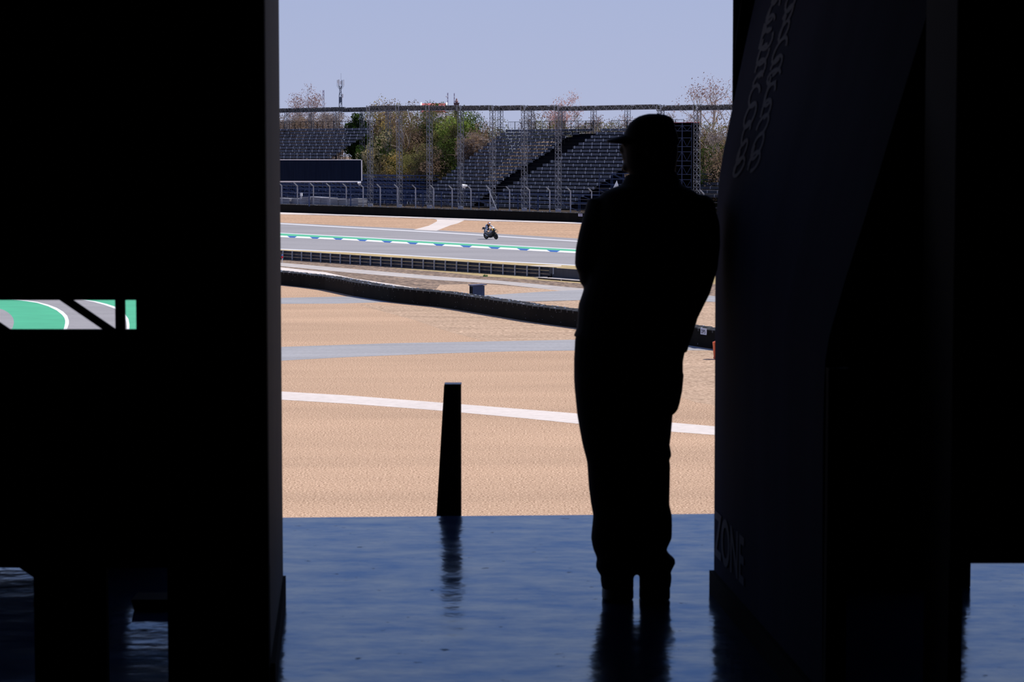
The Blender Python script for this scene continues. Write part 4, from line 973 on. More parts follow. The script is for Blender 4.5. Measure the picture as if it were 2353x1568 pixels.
# ---------------------------------------------------------------- grandstands
V0, PV = 8.0, 0.8
def rowz(k, lift=0.0): return 4.34 - 0.435 * (21 - k) + lift
def stand(name, label, klist, uL, uR, lift=0.0, tick=1.6, m=seat_m, skel=True, skip=()):
    """benches k in klist; uL/uR give end positions per row"""
    kmid = klist[len(klist) // 2]; o0 = W(uL(kmid), V0, ZT)
    root = empty(name, o0, label, 'grandstand')
    r = random.Random(len(label))
    for k in klist:
        if k in skip: continue
        a, b_ = uL(k), uR(k); v = V0 + PV * k; z = rowz(k, lift)
        mb = MB()
        mb.hexa([W(a, v, z - .30) - o0, W(b_, v, z - .30) - o0, W(b_, v + .06, z - .30) - o0, W(a, v + .06, z - .30) - o0], [W(a, v, z) - o0, W(b_, v, z) - o0, W(b_, v + .06, z) - o0, W(a, v + .06, z) - o0])
        mb.hexa([W(a, v + .06, z - .04) - o0, W(b_, v + .06, z - .04) - o0, W(b_, v + .36, z - .04) - o0, W(a, v + .36, z - .04) - o0], [W(a, v + .06, z) - o0, W(b_, v + .06, z) - o0, W(b_, v + .36, z) - o0, W(a, v + .36, z) - o0])
        mt = mb; u = a + r.uniform(0.2, 1.2)
        while u < b_:
            mt.hexa([W(u, v - .04, z - .31) - o0, W(u + .10, v - .04, z - .31) - o0, W(u + .10, v, z - .31) - o0, W(u, v, z - .31) - o0], [W(u, v - .04, z + .02) - o0, W(u + .10, v - .04, z + .02) - o0, W(u + .10, v, z + .02) - o0, W(u, v, z + .02) - o0], 1)
            u += tick
        row = mb.build('bench_row', [m, tick_m], root)
        if skel:     # dark stringers and stumps under the bench
            ms = MB(); u = a + .3
            while u < b_:
                ms.tube([W(u, v + .05, z - .30) - o0, W(u, v + .05, z - .44 - PV * 0) - o0], 0.03, 4)
                ms.tube([W(u, v + .05, z - .30) - o0, W(u, v - PV + .3, z - .42) - o0], 0.03, 4); u += 0.8
            for u in [a + 3.2 * q for q in range(int((b_ - a) / 3.2) + 1)]:
                ms.tube([W(u, v + .1, z - .3) - o0, W(u, v + .1, ZT) - o0], 0.035, 4)
            ms.tube([W(a, v + .3, z - .42) - o0, W(b_, v + .3, z - .42) - o0], 0.03, 4)
            ms.build('underframe', dark_st, row)
    return root, o0
def rail_panels(root, o0, segs, name='railing_panel', h=0.95, m=dark_st, step=1.4):
    for (u0, v0_, z0), (u1, v1_, z1) in segs:
        p0 = W(u0, v0_, z0) - o0; p1 = W(u1, v1_, z1) - o0; L = (p1 - p0).length; n_ = max(1, round(L / step))
        for i in range(n_):
            a = p0.lerp(p1, i / n_); b_ = p0.lerp(p1, (i + 0.97) / n_); up = Vector((0, 0, h)); mb = MB()
            mb.tube([a, a + up, b_ + up, b_], 0.035, 4)
            mb.tube([a + up * .15, b_ + up * .15], 0.02, 4)
            for q in range(1, 7): mb.tube([a.lerp(b_, q / 7) + up * .15, a.lerp(b_, q / 7) + up], 0.011, 3, caps=False)
            mb.build(name, m, root)
def edge_fn(pts):
    """pixel edge points -> per-row u"""
    tab = []
    for k in range(0, 22):
        v = V0 + PV * k; z = rowz(k)
        # find pixel y for this row near first guess
        best = None
        for py in range(285, 480):
            px = interp([(y, x) for x, y in pts], py)
            u, zz = UV(px, py, v)
            if best is None or abs(zz - z) < best[0]: best = (abs(zz - z), u)
        tab.append(best[1])
    return lambda k: tab[max(0, min(21, k))]
eA_L = edge_fn([(1163, 297), (1150, 306), (985, 430), (930, 470)])
eA_R = edge_fn([(1357, 297), (1300, 312), (1264, 343.6), (1225, 367), (1184, 392.5), (1158, 408), (1140, 425), (1085, 470)])
eB_L = edge_fn([(1378, 297), (1355, 313.5), (1327, 329.5), (1275, 362), (1247, 377), (1220, 392.7), (1160, 430), (1110, 470)])
eB_R = edge_fn([(1560, 297), (1500, 335), (1415, 395), (1362, 432), (1310, 470)])
eL_R = edge_fn([(872, 292), (858, 300), (830, 322), (792, 345), (765, 364), (700, 400)])
center, oc = stand('grandstand', 'central block of grey bench rows stepping up below the truss beams', list(range(0, 22)), eA_L, eA_R)
rb, ob = stand('grandstand', 'right block of grey bench rows ending behind the man\'s cap visor', list(range(0, 22)), eB_L, eB_R)
lf, ol = stand('grandstand', 'left block of bench rows above the dark rectangular board', list(range(9, 22)), lambda k: -48.0, eL_R, lift=0.42)
rr2, orr = stand('grandstand', 'low grey benches at far right beside the brown brush', [3, 4, 5, 6, 7], lambda k: 62 + 0.6 * (k - 3), lambda k: 92.0, lift=0.25)
mb = MB()  # dark sheets added under seats and aisle, standing in for deep shade
sheet_m = mat('dark_sheet', (0.006, 0.007, 0.013), 0.95, spec=0.05)
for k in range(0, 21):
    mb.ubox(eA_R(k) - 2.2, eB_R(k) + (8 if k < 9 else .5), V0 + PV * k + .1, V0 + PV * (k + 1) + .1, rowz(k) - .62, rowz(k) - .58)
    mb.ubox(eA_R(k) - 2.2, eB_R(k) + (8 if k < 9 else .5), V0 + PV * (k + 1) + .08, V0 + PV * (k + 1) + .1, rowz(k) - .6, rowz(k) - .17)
mb.v = [tuple(Vector(q) - ob) for q in mb.v]; mb.build('gap_shade_sheet', sheet_m, rb)
# top railings
zt = rowz(21) + 0.05; vt = V0 + PV * 21.6
rail_panels(center, oc, [((eA_L(21), vt, zt), (eA_R(21) + 1.0, vt, zt))])
rail_panels(rb, ob, [((eB_L(21) + 1.5, vt, zt), (eB_R(21), vt, zt))])
rail_panels(lf, ol, [((-44, vt, zt + .42), (eL_R(21) + 1.2, vt, zt + .42))])
# stepped side railings on the left flank of the centre block
for k in range(4, 21, 2):
    a = eA_L(k) - 0.5
    rail_panels(center, oc, [((a - 0.6, V0 + PV * (k + .5), rowz(k) - .1), (a + 0.9, V0 + PV * (k + .5), rowz(k) - .1))], 'flank_railing', 0.85, step=1.5)
# stair gangways in the dark aisle
def gangway(root, o0, fa, fb, ks, m=dark_st):
    for k in ks:
        a = fa(k) + 0.1; b_ = fb(k) - 0.1; v = V0 + PV * k; z = rowz(k)
        if b_ - a < 0.4: continue
        mb = MB(); mb.ubox(a, b_, v - .02, v + .80, z - .46, z - .40); mb.ubox(a, b_, v + .74, v + .80, z - .46, z + .02)
        mb.v = [tuple(Vector(q) - o0) for q in mb.v]; mb.build('stair_tread', m, root)
gangway(center, oc, eA_R, eB_L, range(0, 19))
for k in range(17, 22):
    rail_panels(center, oc, [((eA_R(k) - 1.5, V0 + PV * k, rowz(k) - .2), (eA_R(k) + 1.3, V0 + PV * k, rowz(k) - .2))], 'aisle_railing', 0.9, step=1.4)
for k in (19, 16, 13):
    rail_panels(lf, ol, [((-34 - (19 - k) * .9, V0 + PV * k, rowz(k)), (-30 - (19 - k) * .9, V0 + PV * k, rowz(k)))], 'aisle_railing', 1.0, step=1.3)
# low connecting rows in the gap, navy scaffold below
gap, og = stand('grandstand', 'low dark benches in the gap between the left and central blocks', [0, 1, 2, 3], lambda k: -12.0, lambda k: eA_L(k) - .3, m=navy)
def scaffold(label, u0, u1, v0_, v1_, z0, z1, m=navy, du=2.0, dv=2.0, dz=0.9, seed=0, grp=None, r_=0.04):
    o0 = W(u0, v0_, z0); rt = empty('scaffold', o0, label, 'scaffold', grp)
    r = random.Random(seed); nu = max(1, round((u1 - u0) / du)); nv = max(1, round((v1_ - v0_) / dv)); nz = max(1, round((z1 - z0) / dz))
    for i in range(nu):
        mb = MB(); ua, ub = u0 + (u1 - u0) * i / nu, u0 + (u1 - u0) * (i + 1) / nu
        for j in range(nv + 1):
            v = v0_ + (v1_ - v0_) * j / nv
            mb.tube([W(ua, v, z0) - o0, W(ua, v, z1) - o0], r_, 4)
            for k in range(1, nz + 1):
                z = z0 + (z1 - z0) * k / nz; mb.tube([W(ua, v, z) - o0, W(ub, v, z) - o0], r_ * .8, 4)
                if (i + k + j) % 2 == 0: mb.tube([W(ua, v, z) - o0, W(ub, v, z - (z1 - z0) / nz) - o0], r_ * .6, 3)
        mb.build('bay', m, rt)
    return rt
scaffold('navy scaffold tubes below the left bench rows and the dark board', -40, -12.5, 5.5, 14, ZT, -1.0, seed=1, r_=.06, dz=.5)
scaffold('navy scaffold tubes in front of the gap between left and central blocks', -12.4, 16, 6.5, 13, ZT, -1.55, seed=2, r_=.055, dz=.5)
scaffold('navy scaffold posts below the central bench rows', 16.2, 56, 4.5, 7.5, ZT, ZT + 1.9, seed=3, r_=.06, du=3.5, dv=3, dz=0.95)
scaffold('navy scaffold tubes beside the white tent peak at the right block end', 52, 66, 7.8, 14, ZT, -1.0, seed=5, r_=.05, dz=.6)
# low dark sheet under the seating
mb = MB(); mb.ubox(-48, 60, 15.5, 15.6, ZT, -2.3); o = mb.build('low_dark_sheet', sheet_m); tag(o, 'dark sheet hanging low behind the lowest benches under the grandstand', 'net')
# earth bank under the seats
bank_m = speckle('bank_earth', [(0.3, (0.16, 0.10, 0.06)), (0.5, (0.45, 0.31, 0.19)), (0.7, (0.68, 0.50, 0.33))], 1.5, 0, big=(0.6, 1.1), bigscale=0.2)
mb = MB(); prof = [(16, ZT + .02), (22, -2.4), (26, 0.6), (29, 2.6), (34, 2.9), (60, 1.0), (60, ZT)]
for a, b_ in zip(prof, prof[1:]):
    mb.face([W(-60, a[0], a[1]), W(16, a[0], a[1] if a[0] < 60 else a[1]), W(16, b_[0], b_[1]), W(-60, b_[0], b_[1])]) if False else None
for a, b_ in zip(prof[:-1], prof[1:-1]):
    mb.face([W(14, a[0], a[1]), W(54, a[0], a[1]), W(54, b_[0], b_[1]), W(14, b_[0], b_[1])])
o = mb.build('earth_bank', bank_m); o['kind'] = 'structure'
# dark board with white frame
ba = UV(560, 419, 1.6); bb_ = UV(832, 418.5, 1.6)
sB = F / D(832, 400, 300).y
yb = W(bb_[0], 1.6, 0).y
bp0 = D(560, 419.5, yb); bp1 = D(832.5, 418.5, yb)
bd = empty('advertising_board', bp1, 'long dark navy board with thin white frame at the left above the catch fence', 'board')
hgt = D(832, 366.5, yb).z - bp1.z; Lb = bp1.x - bp0.x
mb = MB(); mb.box((-Lb, 0.02, 0), (0, 0.12, hgt)); mb.build('panel', board_m, bd)
fw_ = 0.13
for lo, hi in (((-Lb, 0, -0.02), (0, 0.14, fw_)), ((-Lb, 0, hgt - fw_ * .7), (0, 0.14, hgt)), ((-fw_, 0, 0), (0, 0.14, hgt)), ((-Lb, 0, 0), (-Lb + fw_, 0.14, hgt))):
    mb = MB(); mb.box(lo, hi); mb.build('frame_bar', white_m, bd)
for xx in (-Lb * .1, -Lb * .45, -Lb * .8):
    mb = MB(); mb.box((xx - .08, 0.15, ZT - bp1.z), (xx + .08, 0.3, 0.3)); mb.build('support_post', navy, bd)
# stacked sheets behind the fence
r = random.Random(4)
stk = [(650, 463, 34, 455), (683, 462, 30, 456), (700, 463, 26, 453), (722, 462, 30, 452), (745, 463, 24, 454), (764, 466, 26, 457), (790, 467, 26, 458), (812, 468, 22, 456)]
for i, (px, y1, wpx, y0) in enumerate(stk):
    v = 2.6 + r.uniform(0, 1.5); u, z = UV(px, y1, v); wd = wpx / 17.5 / 0.65
    base = W(u, v, ZT); zt_ = UV(px, y0, v)[1]
    mb = MB(); H = zt_ - ZT; tl = r.uniform(-.05, .10)
    n_ = 8
    for j in range(n_):
        z0 = H * j / n_; a = r.uniform(-.05, .05)
        o3 = [U * (-wd / 2 + a), U * (wd / 2 + a), U * (wd / 2 + a) + N * 1.4, U * (-wd / 2 + a) + N * 1.4]
        mb.hexa([q + Vector((0, 0, z0 + (.0 if q_ < 1 or q_ == 3 else tl))) for q_, q in enumerate(o3)], [q + Vector((0, 0, z0 + H / n_ * .7 + (.0 if q_ < 1 or q_ == 3 else tl))) for q_, q in enumerate(o3)])
    mb.v = [tuple(Vector(q) + base) for q in mb.v]
    o = mb.build('sheet_stack', slab_m); tag(o, 'stack of grey flat sheets on the ground behind the catch fence, below the dark board', 'stack', 'sheet stacks below the dark board')
# white canister and tent peak
u, z = UV(692.3, 449, 3.0); mb = MB()
mb.tube([(0, 0, -.1), (0, 0, .32)], 0.17, 12); mb.tube([(0, 0, -.42), (0, 0, -.12)], 0.10, 10)
o = mb.build('white_canister', white_m); o.location = W(u, 3.0, z); tag(o, 'small white canister upright above the grey sheet stacks', 'canister')
u, z = UV(1417.5, 431, 5.0); tp = W(u, 5.0, z)
mb = MB(); b4 = [Vector((-0.62, -0.1, -.5)), Vector((0.40, -.1, -.5)), Vector((0.40, .5, -.5)), Vector((-0.62, .5, -.5))]
ap = Vector((0.0, .2, UV(1417.5, 414.5, 5.0)[1] - z))
for k in range(4): mb.face([b4[k], b4[(k + 1) % 4], ap])
tent_m = mat('bright_canvas', (0.95, 0.95, 0.95), 0.6)
tn = empty('peaked_tent', tp, 'bright white peaked tent top showing above the man\'s left shoulder', 'tent')
mb.build('canopy', tent_m, tn)
mb = MB()
for q in b4: mb.tube([q, Vector((q.x, q.y, ZT - z))], 0.03, 6)
mb.build('legs', galv, tn)
# black screen tower behind the head, blue scaffold on its right side
u0, _ = UV(1441, 300, 4.2); u1, _ = UV(1562, 300, 4.2); u2, zt_ = UV(1588, 282, 4.2)
st = empty('screen_tower', W(u0, 4.2, ZT), 'tall black screen tower with blue braced scaffold side behind the man\'s cap', 'screen tower')
o0 = W(u0, 4.2, ZT)
mb = MB(); mb.ubox(u0, u2, 4.6, 5.4, ZT, zt_); mb.v = [tuple(Vector(q) - o0) for q in mb.v]; mb.build('screen_back', mat('matte_black_sheet', (0.0015, 0.0015, 0.002), 1.0, spec=0.0), st)
mb = MB(); mb.ubox(u0, u2, 4.55, 5.45, zt_, zt_ + .05); mb.v = [tuple(Vector(q) - o0) for q in mb.v]; mb.build('red_top_trim', mat('red_trim', (0.35, 0.03, 0.05), 0.6), st)
lvl = [289, 301, 317, 337, 349, 370, 381, 401, 413, 430]
steel_b = mat('blue_tube', (0.025, 0.045, 0.12), 0.5, 0.2)
for (ua, ub) in ((UV(1568, 300, 4.3)[0], u2), (UV(1546, 300, 4.3)[0], UV(1567, 300, 4.3)[0])):
    mb = MB()
    zz = [UV(1575, y, 4.3)[1] for y in lvl]
    for u in (ua, ub): mb.tube([W(u, 4.3, zt_) - o0, W(u, 4.3, ZT) - o0], 0.035, 4)
    for k, z in enumerate(zz):
        mb.tube([W(ua, 4.3, z) - o0, W(ub, 4.3, z) - o0], 0.035, 4)
        if k % 2 == 0 and k + 1 < len(zz): mb.tube([W(ua, 4.3, z) - o0, W((ua + ub) / 2, 4.3, zz[k + 1]) - o0, W(ub, 4.3, z) - o0], 0.025, 4)
    mb.build('scaffold_side', steel_b, st)

# ---------------------------------------------------------------- vegetation
def leafmat(name, c1, c2, tr=0.0):
    m = mat(name, tuple(min(1, x * 1.35) for x in c1), 0.8, col2=tuple(min(1, x * 1.35) for x in c2), scale=0.9, spec=0.1, contrast=0.15)
    t = m.node_tree; b = t.nodes['Principled BSDF']; out = [n for n in t.nodes if n.type == 'OUTPUT_MATERIAL'][0]
    tl = t.nodes.new('ShaderNodeBsdfTranslucent'); mx = t.nodes.new('ShaderNodeMixShader'); mx.inputs[0].default_value = 0.4
    src = b.inputs['Base Color'].links[0].from_socket; t.links.new(src, tl.inputs[0])
    t.links.new(b.outputs[0], mx.inputs[1]); t.links.new(tl.outputs[0], mx.inputs[2]); t.links.new(mx.outputs[0], out.inputs[0])
    return m
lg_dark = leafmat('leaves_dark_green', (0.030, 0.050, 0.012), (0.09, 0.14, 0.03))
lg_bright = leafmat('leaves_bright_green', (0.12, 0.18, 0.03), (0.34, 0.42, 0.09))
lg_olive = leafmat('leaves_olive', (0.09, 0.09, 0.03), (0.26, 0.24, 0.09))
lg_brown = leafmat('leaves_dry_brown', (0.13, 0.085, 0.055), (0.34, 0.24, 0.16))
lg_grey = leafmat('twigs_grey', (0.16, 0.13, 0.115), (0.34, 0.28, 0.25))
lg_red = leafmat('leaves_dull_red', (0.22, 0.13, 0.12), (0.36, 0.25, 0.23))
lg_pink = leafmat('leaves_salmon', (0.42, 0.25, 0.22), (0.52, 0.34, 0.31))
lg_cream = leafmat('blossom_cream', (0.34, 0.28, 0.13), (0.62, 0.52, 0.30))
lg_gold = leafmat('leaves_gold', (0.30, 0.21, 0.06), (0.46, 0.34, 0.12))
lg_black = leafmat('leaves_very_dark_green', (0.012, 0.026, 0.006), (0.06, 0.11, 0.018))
def leaves(mb, r, n_, cen, rad, size, shell=0.5, blobs=None):
    cen = Vector(cen)
    if blobs is None:
        blobs = []
        for k in range(max(3, int(n_ / 140))):
            th, ph = r.uniform(0, 6.283), math.acos(r.uniform(-1, 1)); q = r.uniform(0.25, 0.85)
            blobs.append((cen + Vector((rad[0] * q * math.sin(ph) * math.cos(th), rad[1] * q * math.sin(ph) * math.sin(th), rad[2] * q * math.cos(ph))), r.uniform(.22, .42) * min(rad)))
    for k in range(n_):
        b0_, br = r.choice(blobs)
        d = Vector((r.gauss(0, 1), r.gauss(0, 1), r.gauss(0, 1))).normalized() * br * r.uniform(shell, 1.0) ** 0.6
        p = b0_ + d
        a = Vector((r.gauss(0, 1), r.gauss(0, 1), r.gauss(0, 1))).normalized(); b2 = a.cross(Vector((r.gauss(0, 1), r.gauss(0, 1), r.gauss(0, 1)))).normalized()
        s_ = size * r.uniform(0.6, 1.3)
        mb.face([p - a * s_, p + b2 * s_ * .5, p + a * s_, p - b2 * s_ * .5])
def branches(mb, tips, r, p, d, L, rad, depth, spread, gnarl=0.25, up=0.15):
    pts = [p]; q = p; dd = d
    for k in range(3):
        dd = (dd + Vector((r.uniform(-1, 1), r.uniform(-1, 1), r.uniform(-1, 1))) * gnarl + Vector((0, 0, up * .3))).normalized(); q = q + dd * L / 3; pts.append(q)
    mb.tube(pts, [rad, rad * .88, rad * .76, rad * .62], 5 if rad > .06 else 3, caps=False)
    if depth == 0: tips.append(q); return
    n_ = r.choice((2, 3, 3))
    for k in range(n_):
        nd = (dd + Vector((r.uniform(-1, 1), r.uniform(-1, 1), r.uniform(-.5, 1))) * spread + Vector((0, 0, up))).normalized()
        branches(mb, tips, r, pts[r.choice((2, 3))], nd, L * r.uniform(.62, .85), max(rad * .58, 0.022), depth - 1, spread, gnarl, up)
def tree(label, px, ytop, wpx, v, fol, n_, leaf=0.16, style='full', low=0.15, seed=0, bk=bark, name='tree', depth=4, zb=None, group=None, lm2=None):
    r = random.Random(seed + int(px)); u, zt_ = UV(px, ytop, v); zb = ZT if zb is None else zb
    base = W(u, v, zb); H = zt_ - zb; s_ = F / base.y; Wd = wpx / s_ / 2
    rt = empty(name, base, label, 'tree' if name == 'tree' else 'shrub', group)
    mb = MB(); tips = []
    if style == 'bare':
        branches(mb, tips, r, Vector((0, 0, 0)), Vector((r.uniform(-.1, .1), 0, 1)), H * 0.36, 0.018 * H, depth, 0.75 * min(1.4, Wd / (H * .3)), 0.22, 0.22)
        # normalise the crown to the outline
        zs = [q[2] for q in mb.v]; xs_ = sorted(abs(q[0]) for q in mb.v); kz = H / max(zs); kx = Wd / max(0.3, xs_[int(len(xs_) * .93)])
        mb.v = [(q[0] * kx if q[2] > H * .1 else q[0], q[1] * kx, q[2] * kz) for q in mb.v]; tips = [Vector((t_.x * kx, t_.y * kx, t_.z * kz)) for t_ in tips]
        mb.build('branches', bk, rt)
        if n_:
            ml = MB(); leaves(ml, r, n_, (0, 0, 0), (1, 1, 1), leaf, 0.1, [(t_, 0.07 * H) for t_ in tips]); ml.build('leaves', fol, rt)
    else:
        branches(mb, tips, r, Vector((0, 0, 0)), Vector((0, 0, 1)), H * 0.40, 0.02 * H, 3, 0.8)
        zs = [q[2] for q in mb.v]; kz = H * 0.93 / max(zs); mb.v = [(q[0], q[1], q[2] * kz) for q in mb.v]
        mb.build('branches', bk, rt)
        cz = H * (1 + low) / 2; rz = H * (1 - low) / 2
        def fit(ml, kk=1.0):
            zs = [q[2] for q in ml.v]; xs_ = sorted(abs(q[0]) for q in ml.v); hi = sorted(zs)[int(len(zs) * .995)]; lo_ = sorted(zs)[int(len(zs) * .01)]; kx = Wd * kk / xs_[int(len(xs_) * .98)]
            ml.v = [(q[0] * kx, q[1], H * low + (q[2] - lo_) / (hi - lo_) * H * (1 - low) * kk) for q in ml.v]
        lf_ = leaf * 0.60
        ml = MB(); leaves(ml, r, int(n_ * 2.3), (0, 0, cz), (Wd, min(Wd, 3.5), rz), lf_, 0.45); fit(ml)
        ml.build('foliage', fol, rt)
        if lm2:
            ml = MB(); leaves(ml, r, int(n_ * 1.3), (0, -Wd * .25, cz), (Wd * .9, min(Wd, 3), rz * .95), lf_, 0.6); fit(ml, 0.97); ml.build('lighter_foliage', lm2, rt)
    return rt
T = tree
# centre gap
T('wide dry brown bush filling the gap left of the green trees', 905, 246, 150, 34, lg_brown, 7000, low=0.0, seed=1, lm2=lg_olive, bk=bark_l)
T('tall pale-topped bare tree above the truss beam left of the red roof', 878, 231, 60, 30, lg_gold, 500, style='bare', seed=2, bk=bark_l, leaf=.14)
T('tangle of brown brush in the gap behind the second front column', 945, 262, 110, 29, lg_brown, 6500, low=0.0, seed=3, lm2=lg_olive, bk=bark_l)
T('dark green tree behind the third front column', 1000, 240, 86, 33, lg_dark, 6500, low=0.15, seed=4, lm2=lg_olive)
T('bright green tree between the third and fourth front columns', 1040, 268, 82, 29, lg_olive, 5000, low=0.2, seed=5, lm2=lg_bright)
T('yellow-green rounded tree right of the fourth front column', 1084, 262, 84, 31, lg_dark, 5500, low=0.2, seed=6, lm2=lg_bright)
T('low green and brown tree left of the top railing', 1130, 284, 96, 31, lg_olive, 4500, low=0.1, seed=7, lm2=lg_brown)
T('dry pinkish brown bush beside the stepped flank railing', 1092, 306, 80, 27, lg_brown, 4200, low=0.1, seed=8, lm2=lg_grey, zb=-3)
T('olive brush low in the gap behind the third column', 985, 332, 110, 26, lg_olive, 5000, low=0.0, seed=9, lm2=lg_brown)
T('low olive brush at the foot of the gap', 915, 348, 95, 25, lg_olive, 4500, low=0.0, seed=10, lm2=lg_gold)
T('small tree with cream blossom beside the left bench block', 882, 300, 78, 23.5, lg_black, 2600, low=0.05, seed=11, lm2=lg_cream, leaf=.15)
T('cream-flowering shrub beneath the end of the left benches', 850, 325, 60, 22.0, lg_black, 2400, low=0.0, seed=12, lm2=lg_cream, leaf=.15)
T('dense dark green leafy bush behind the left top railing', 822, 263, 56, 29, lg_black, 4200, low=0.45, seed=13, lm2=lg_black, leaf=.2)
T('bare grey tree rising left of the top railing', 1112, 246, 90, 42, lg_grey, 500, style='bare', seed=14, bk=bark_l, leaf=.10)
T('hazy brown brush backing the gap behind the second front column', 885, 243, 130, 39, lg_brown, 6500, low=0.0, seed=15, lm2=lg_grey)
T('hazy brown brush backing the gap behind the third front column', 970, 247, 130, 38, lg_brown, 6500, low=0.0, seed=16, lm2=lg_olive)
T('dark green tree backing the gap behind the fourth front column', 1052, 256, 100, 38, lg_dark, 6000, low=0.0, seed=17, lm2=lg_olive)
# left, behind the stand
T('tree with sparse dull red leaves at the far left above the beam', 678, 196, 88, 60, lg_red, 2600, style='bare', seed=20, bk=bark_l, leaf=.13, depth=5)
for i, (px, y, wd) in enumerate(((655, 256, 70), (706, 262, 60), (742, 258, 60), (776, 264, 60))):
    T(('bare brown tree %s behind the left benches' % ('at the far left', 'left of the lattice mast', 'below the lattice mast', 'below the white cell tower')[i]), px, y, wd, 45 + 3 * i, lg_grey, 2200, style='bare', seed=30 + i, bk=bark_l, leaf=.13)
T('brown hedge of dry brush behind the left top railing', 660, 268, 120, 40, lg_brown, 5000, low=0.3, seed=25, lm2=lg_grey)
T('brown hedge of dry brush right of the far-left brush', 745, 272, 120, 41, lg_brown, 5000, low=0.3, seed=26, lm2=lg_grey)
# right of centre
T('salmon pink bare tree above the truss beam', 1282, 216, 72, 90, lg_pink, 1500, style='bare', seed=40, bk=mat('pink_bark', (0.52, 0.30, 0.26), 0.9), leaf=.15, depth=5)
for i, (px, y, wd, lab_) in enumerate(((1222, 254, 60, 'left of the pink tree'), (1262, 258, 50, 'below the pink tree'), (1318, 256, 60, 'right of the pink tree'), (1345, 262, 60, 'over the right end of the top railing'), (1392, 268, 60, 'left of the man\'s cap'), (1440, 262, 60, 'just left of the cap crown'), (1550, 254, 60, 'just right of the cap'), (1582, 256, 50, 'above the black screen tower'))):
    T('bare pale tree under the truss beam, ' + lab_, px, y, wd, 55 + 2 * i, lg_red if i % 2 else lg_grey, 700, style='bare', seed=50 + i, bk=bark_l, leaf=.12)
T('low dry hedge behind the top railing of the central block', 1270, 276, 190, 48, lg_grey, 5000, low=0.4, seed=60, lm2=lg_olive)
T('low dry hedge behind the top railing left of the cap', 1400, 279, 120, 48, lg_grey, 3500, low=0.4, seed=61, lm2=lg_olive)
T('tall leaning tree with sparse orange leaves at the right against the sky', 1668, 146, 230, 40, lg_red, 2200, style='bare', seed=70, bk=bark_l, leaf=.12, depth=5)
T('pale bare tree in front of brown brush at the right', 1650, 270, 110, 20, lg_grey, 900, style='bare', seed=71, bk=bark_l, leaf=.12, depth=5)
T('tall brown dry brush right of the black screen tower', 1640, 282, 130, 24, lg_brown, 6500, low=0.0, seed=72, lm2=lg_olive, bk=bark_l)
T('dark green and brown bush at the right edge of the opening', 1650, 340, 110, 15, lg_black, 4500, low=0.0, seed=73, lm2=lg_brown)
# distant woodland
r = random.Random(77); mb = MB()
for k in range(90):
    x = r.uniform(-110, 110); y = r.uniform(560, 640); s_ = r.uniform(5, 8)
    leaves(mb, r, 160, (x, y, ZG + s_ * .55), (s_ * .8, s_ * .8, s_ * .7), 0.5, 0.5, [(Vector((x + r.uniform(-3, 3), y, ZG + r.uniform(2, s_))), 2.6) for q in range(4)])
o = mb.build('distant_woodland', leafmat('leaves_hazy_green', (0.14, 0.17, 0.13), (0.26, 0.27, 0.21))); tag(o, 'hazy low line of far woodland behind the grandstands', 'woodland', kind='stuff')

# ---------------------------------------------------------------- masts, tower, roof, chimney
def at(px, y): return D(px, 345, y)
pc = at(783, 650); sc = 650 / F
def zz(py, y): return D(1176, py, y).z
tw = empty('cell_tower', (pc.x, pc.y, ZG), 'white and grey mobile phone mast with panel antennas left of centre', 'tower')
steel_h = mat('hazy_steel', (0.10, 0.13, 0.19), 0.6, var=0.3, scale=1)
Z = lambda py: zz(py, 650) - ZG
mb = MB()
for s_ in (-1, 1):
    for t_ in (-1, 1): mb.tube([(s_ * .42, t_ * .42, 0), (s_ * .34, t_ * .34, Z(222)), (s_ * .14, t_ * .2, Z(205)), (s_ * .26, t_ * .2, Z(198))], 0.09, 4)
n_ = 22
for k in range(n_):
    a, b_ = Z(198) * k / n_, Z(198) * (k + 1) / n_
    for t_ in (-.25, .25): mb.tube([(-.25, t_, a), (.25, t_, b_)], 0.05, 3); mb.tube([(-.25, t_, b_), (.25, t_, b_)], 0.05, 3)
mb.build('lattice_mast', steel_h, tw)
mb = MB(); mb.tube([(0.15, 0, Z(198)), (0.15, 0, Z(168))], 0.03, 4); mb.build('lightning_rod', steel_h, tw)
mb = MB()
for a in range(6):
    th = a * math.pi / 3; c_, s_ = math.cos(th), math.sin(th)
    mb.tube([(.25 * c_, .25 * s_, Z(206)), (.85 * c_, .85 * s_, Z(198)), (.85 * c_, .85 * s_, Z(184))], 0.05, 4)
mb.build('antenna_frame', steel_h, tw)
for x_, y_, a, b_, w_ in ((-.38, -.7, 183, 197, .38), (-.75, 0, 184, 191, .2), (.18, -.7, 186.5, 194.5, .42), (.88, 0, 183, 196, .2), (.62, -.5, 216, 224.5, .36), (-.35, .1, 217, 224, .14)):
    mb = MB(); mb.box((x_ - w_ / 2, y_ - .1, Z(b_)), (x_ + w_ / 2, y_ + .1, Z(a))); mb.build('panel_antenna', white_m, tw)
mb = MB(); mb.box((-.35, -.4, Z(236)), (.35, .1, Z(223))); mb.build('equipment_box', steel_h, tw)
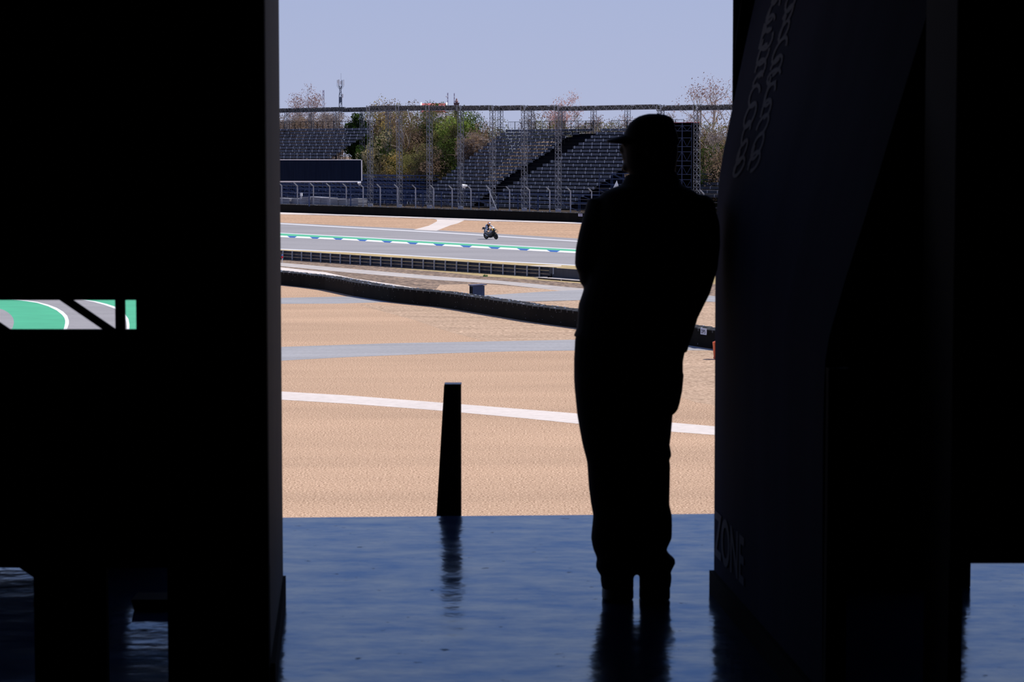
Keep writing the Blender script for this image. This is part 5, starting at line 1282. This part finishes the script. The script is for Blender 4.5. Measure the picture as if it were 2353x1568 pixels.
def mast(label, px, ytop, y, w0, w1, m, m2=None, ysw=None, dish=()):
    p = at(px, y); rt = empty('lattice_mast', (p.x, p.y, ZG), label, 'mast'); Zl = lambda py: zz(py, y) - ZG; H = Zl(ytop)
    def seg(nm, a, b_, mm):
        mb = MB(); n_ = max(2, int((b_ - a) / 1.4))
        wl = lambda z: w0 + (w1 - w0) * z / H
        for s_ in (-1, 1):
            for t_ in (-1, 1): mb.tube([(s_ * wl(a), t_ * wl(a), a), (s_ * wl(b_), t_ * wl(b_), b_)], 0.07, 4)
        for k in range(n_):
            z0, z1 = a + (b_ - a) * k / n_, a + (b_ - a) * (k + 1) / n_
            for t_ in (-1, 1): mb.tube([(-wl(z0), t_ * wl(z0), z0), (wl(z1), t_ * wl(z1), z1)], 0.05, 3); mb.tube([(wl(z0), t_ * wl(z0), z0), (-wl(z1), t_ * wl(z1), z1)], 0.05, 3)
        mb.build(nm, mm, rt)
    if m2: seg('lower_section', 0, Zl(ysw), m); seg('upper_section', Zl(ysw), H, m2)
    else: seg('lattice', 0, H, m)
    for dx, py in dish:
        mb = MB(); mb.ball((dx, -.3, Zl(py)), (.32, .2, .32), nu=10, nv=7); mb.build('dish', white_m, rt)
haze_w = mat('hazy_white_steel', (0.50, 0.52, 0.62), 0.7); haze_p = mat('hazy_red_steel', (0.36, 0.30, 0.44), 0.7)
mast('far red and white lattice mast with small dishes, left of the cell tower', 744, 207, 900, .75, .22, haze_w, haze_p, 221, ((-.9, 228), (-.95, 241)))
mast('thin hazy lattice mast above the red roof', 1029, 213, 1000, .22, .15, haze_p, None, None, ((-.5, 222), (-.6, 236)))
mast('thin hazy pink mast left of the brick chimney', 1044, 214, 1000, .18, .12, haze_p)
# red roofed house
y = 470; pL = at(968, y); pR = at(1022, y)
hs = empty('house', (pL.x, y, ZG), 'distant white house with red pitched roof above the truss beam', 'house')
Lh = pR.x - pL.x; z0, z1 = zz(258, y) - ZG, zz(238.5, y) - ZG
mb = MB(); mb.box((0.2, 0, 0), (Lh - .2, 7, z0)); mb.build('walls', white_m, hs)
mb = MB(); mb.hexa([(-.2, -.5, z0), (Lh + .2, -.5, z0), (Lh + .2, 3.5, z1), (-.2, 3.5, z1)], [(-.2, -.5, z0 + .15), (Lh + .2, -.5, z0 + .15), (Lh + .2, 3.5, z1 + .15), (-.2, 3.5, z1 + .15)]); mb.hexa([(-.2, 7.5, z0), (-.2, 3.5, z1), (Lh + .2, 3.5, z1), (Lh + .2, 7.5, z0)], [(-.2, 7.5, z0 + .15), (-.2, 3.5, z1 + .15), (Lh + .2, 3.5, z1 + .15), (Lh + .2, 7.5, z0 + .15)])
mb.build('roof', mat('red_roof', (0.55, 0.14, 0.15), 0.7), hs)
for xx in (-.25, Lh + .15):
    mb = MB(); mb.hexa([(xx, -.55, z0 + .1), (xx + .3, -.55, z0 + .1), (xx + .3, 3.5, z1 + .1), (xx, 3.5, z1 + .1)], [(xx, -.55, z0 + .35), (xx + .3, -.55, z0 + .35), (xx + .3, 3.5, z1 + .35), (xx, 3.5, z1 + .35)]); mb.build('gable_trim', white_m, hs)
# white building below beam right of the roof
pL = at(1018, 520); mb = MB(); mb.box((0, 0, 0), (2.2, 4, zz(262, 520) - ZG)); mb.box((-.3, -.3, zz(258, 520) - ZG), (2.5, 4.3, zz(254, 520) - ZG)); mb.box((1.2, -.2, zz(248, 520) - ZG), (3.2, 4, zz(246, 520) - ZG))
for q in range(3): mb.box((.3 + q * .8, .2, zz(262, 520) - ZG), (.5 + q * .8, .4, zz(258, 520) - ZG))
o = mb.build('white_building', white_m); o.location = (pL.x, pL.y, ZG); tag(o, 'small white flat-roofed building glimpsed under the beam, right of the dark green tree', 'building')
# tiered brick finial
y = 500; p = at(1049.3, y); ck = empty('brick_tower', (p.x, y, ZG), 'dark brick tower with stacked round finial above the truss beam', 'tower')
Zc = lambda py: zz(py, y) - ZG; br = mat('dark_brick', (0.11, 0.07, 0.075), 0.8, var=0.3, scale=2)
mb = MB(); mb.box((-.48, -.48, 0), (.48, .48, Zc(238))); mb.box((-.58, -.58, Zc(238.5)), (.58, .58, Zc(236.3))); mb.build('shaft', br, ck)
mb = MB(); mb.rings([[(rr * math.cos(2 * math.pi * k / 16), rr * math.sin(2 * math.pi * k / 16), Zc(py)) for k in range(16)] for rr, py in ((.25, 236.4), (.25, 234.5), (.36, 233.8), (.34, 232.2), (.22, 231.6), (.16, 230.4), (.20, 229.8), (.14, 228.8), (.12, 228.2), (.17, 227.6), (.08, 226.3), (.03, 225.9))]); mb.build('finial', mat('finial_clay', (0.35, 0.22, 0.21), 0.8, var=0.3, scale=3), ck)

# white tube hanging from the beam
a = UV(936, 252, 2.6); b_ = UV(943, 278, 2.6); p0 = W(a[0], 2.6, a[1]); p1 = W(b_[0], 2.6, b_[1]) - p0
mb = MB(); mb.tube([Vector((0, 0, 0)), p1], 0.05, 8)
o = mb.build('hanging_tube', white_m); o.location = p0; tag(o, 'slim white tube hanging tilted below the truss beam over the brown brush', 'tube')
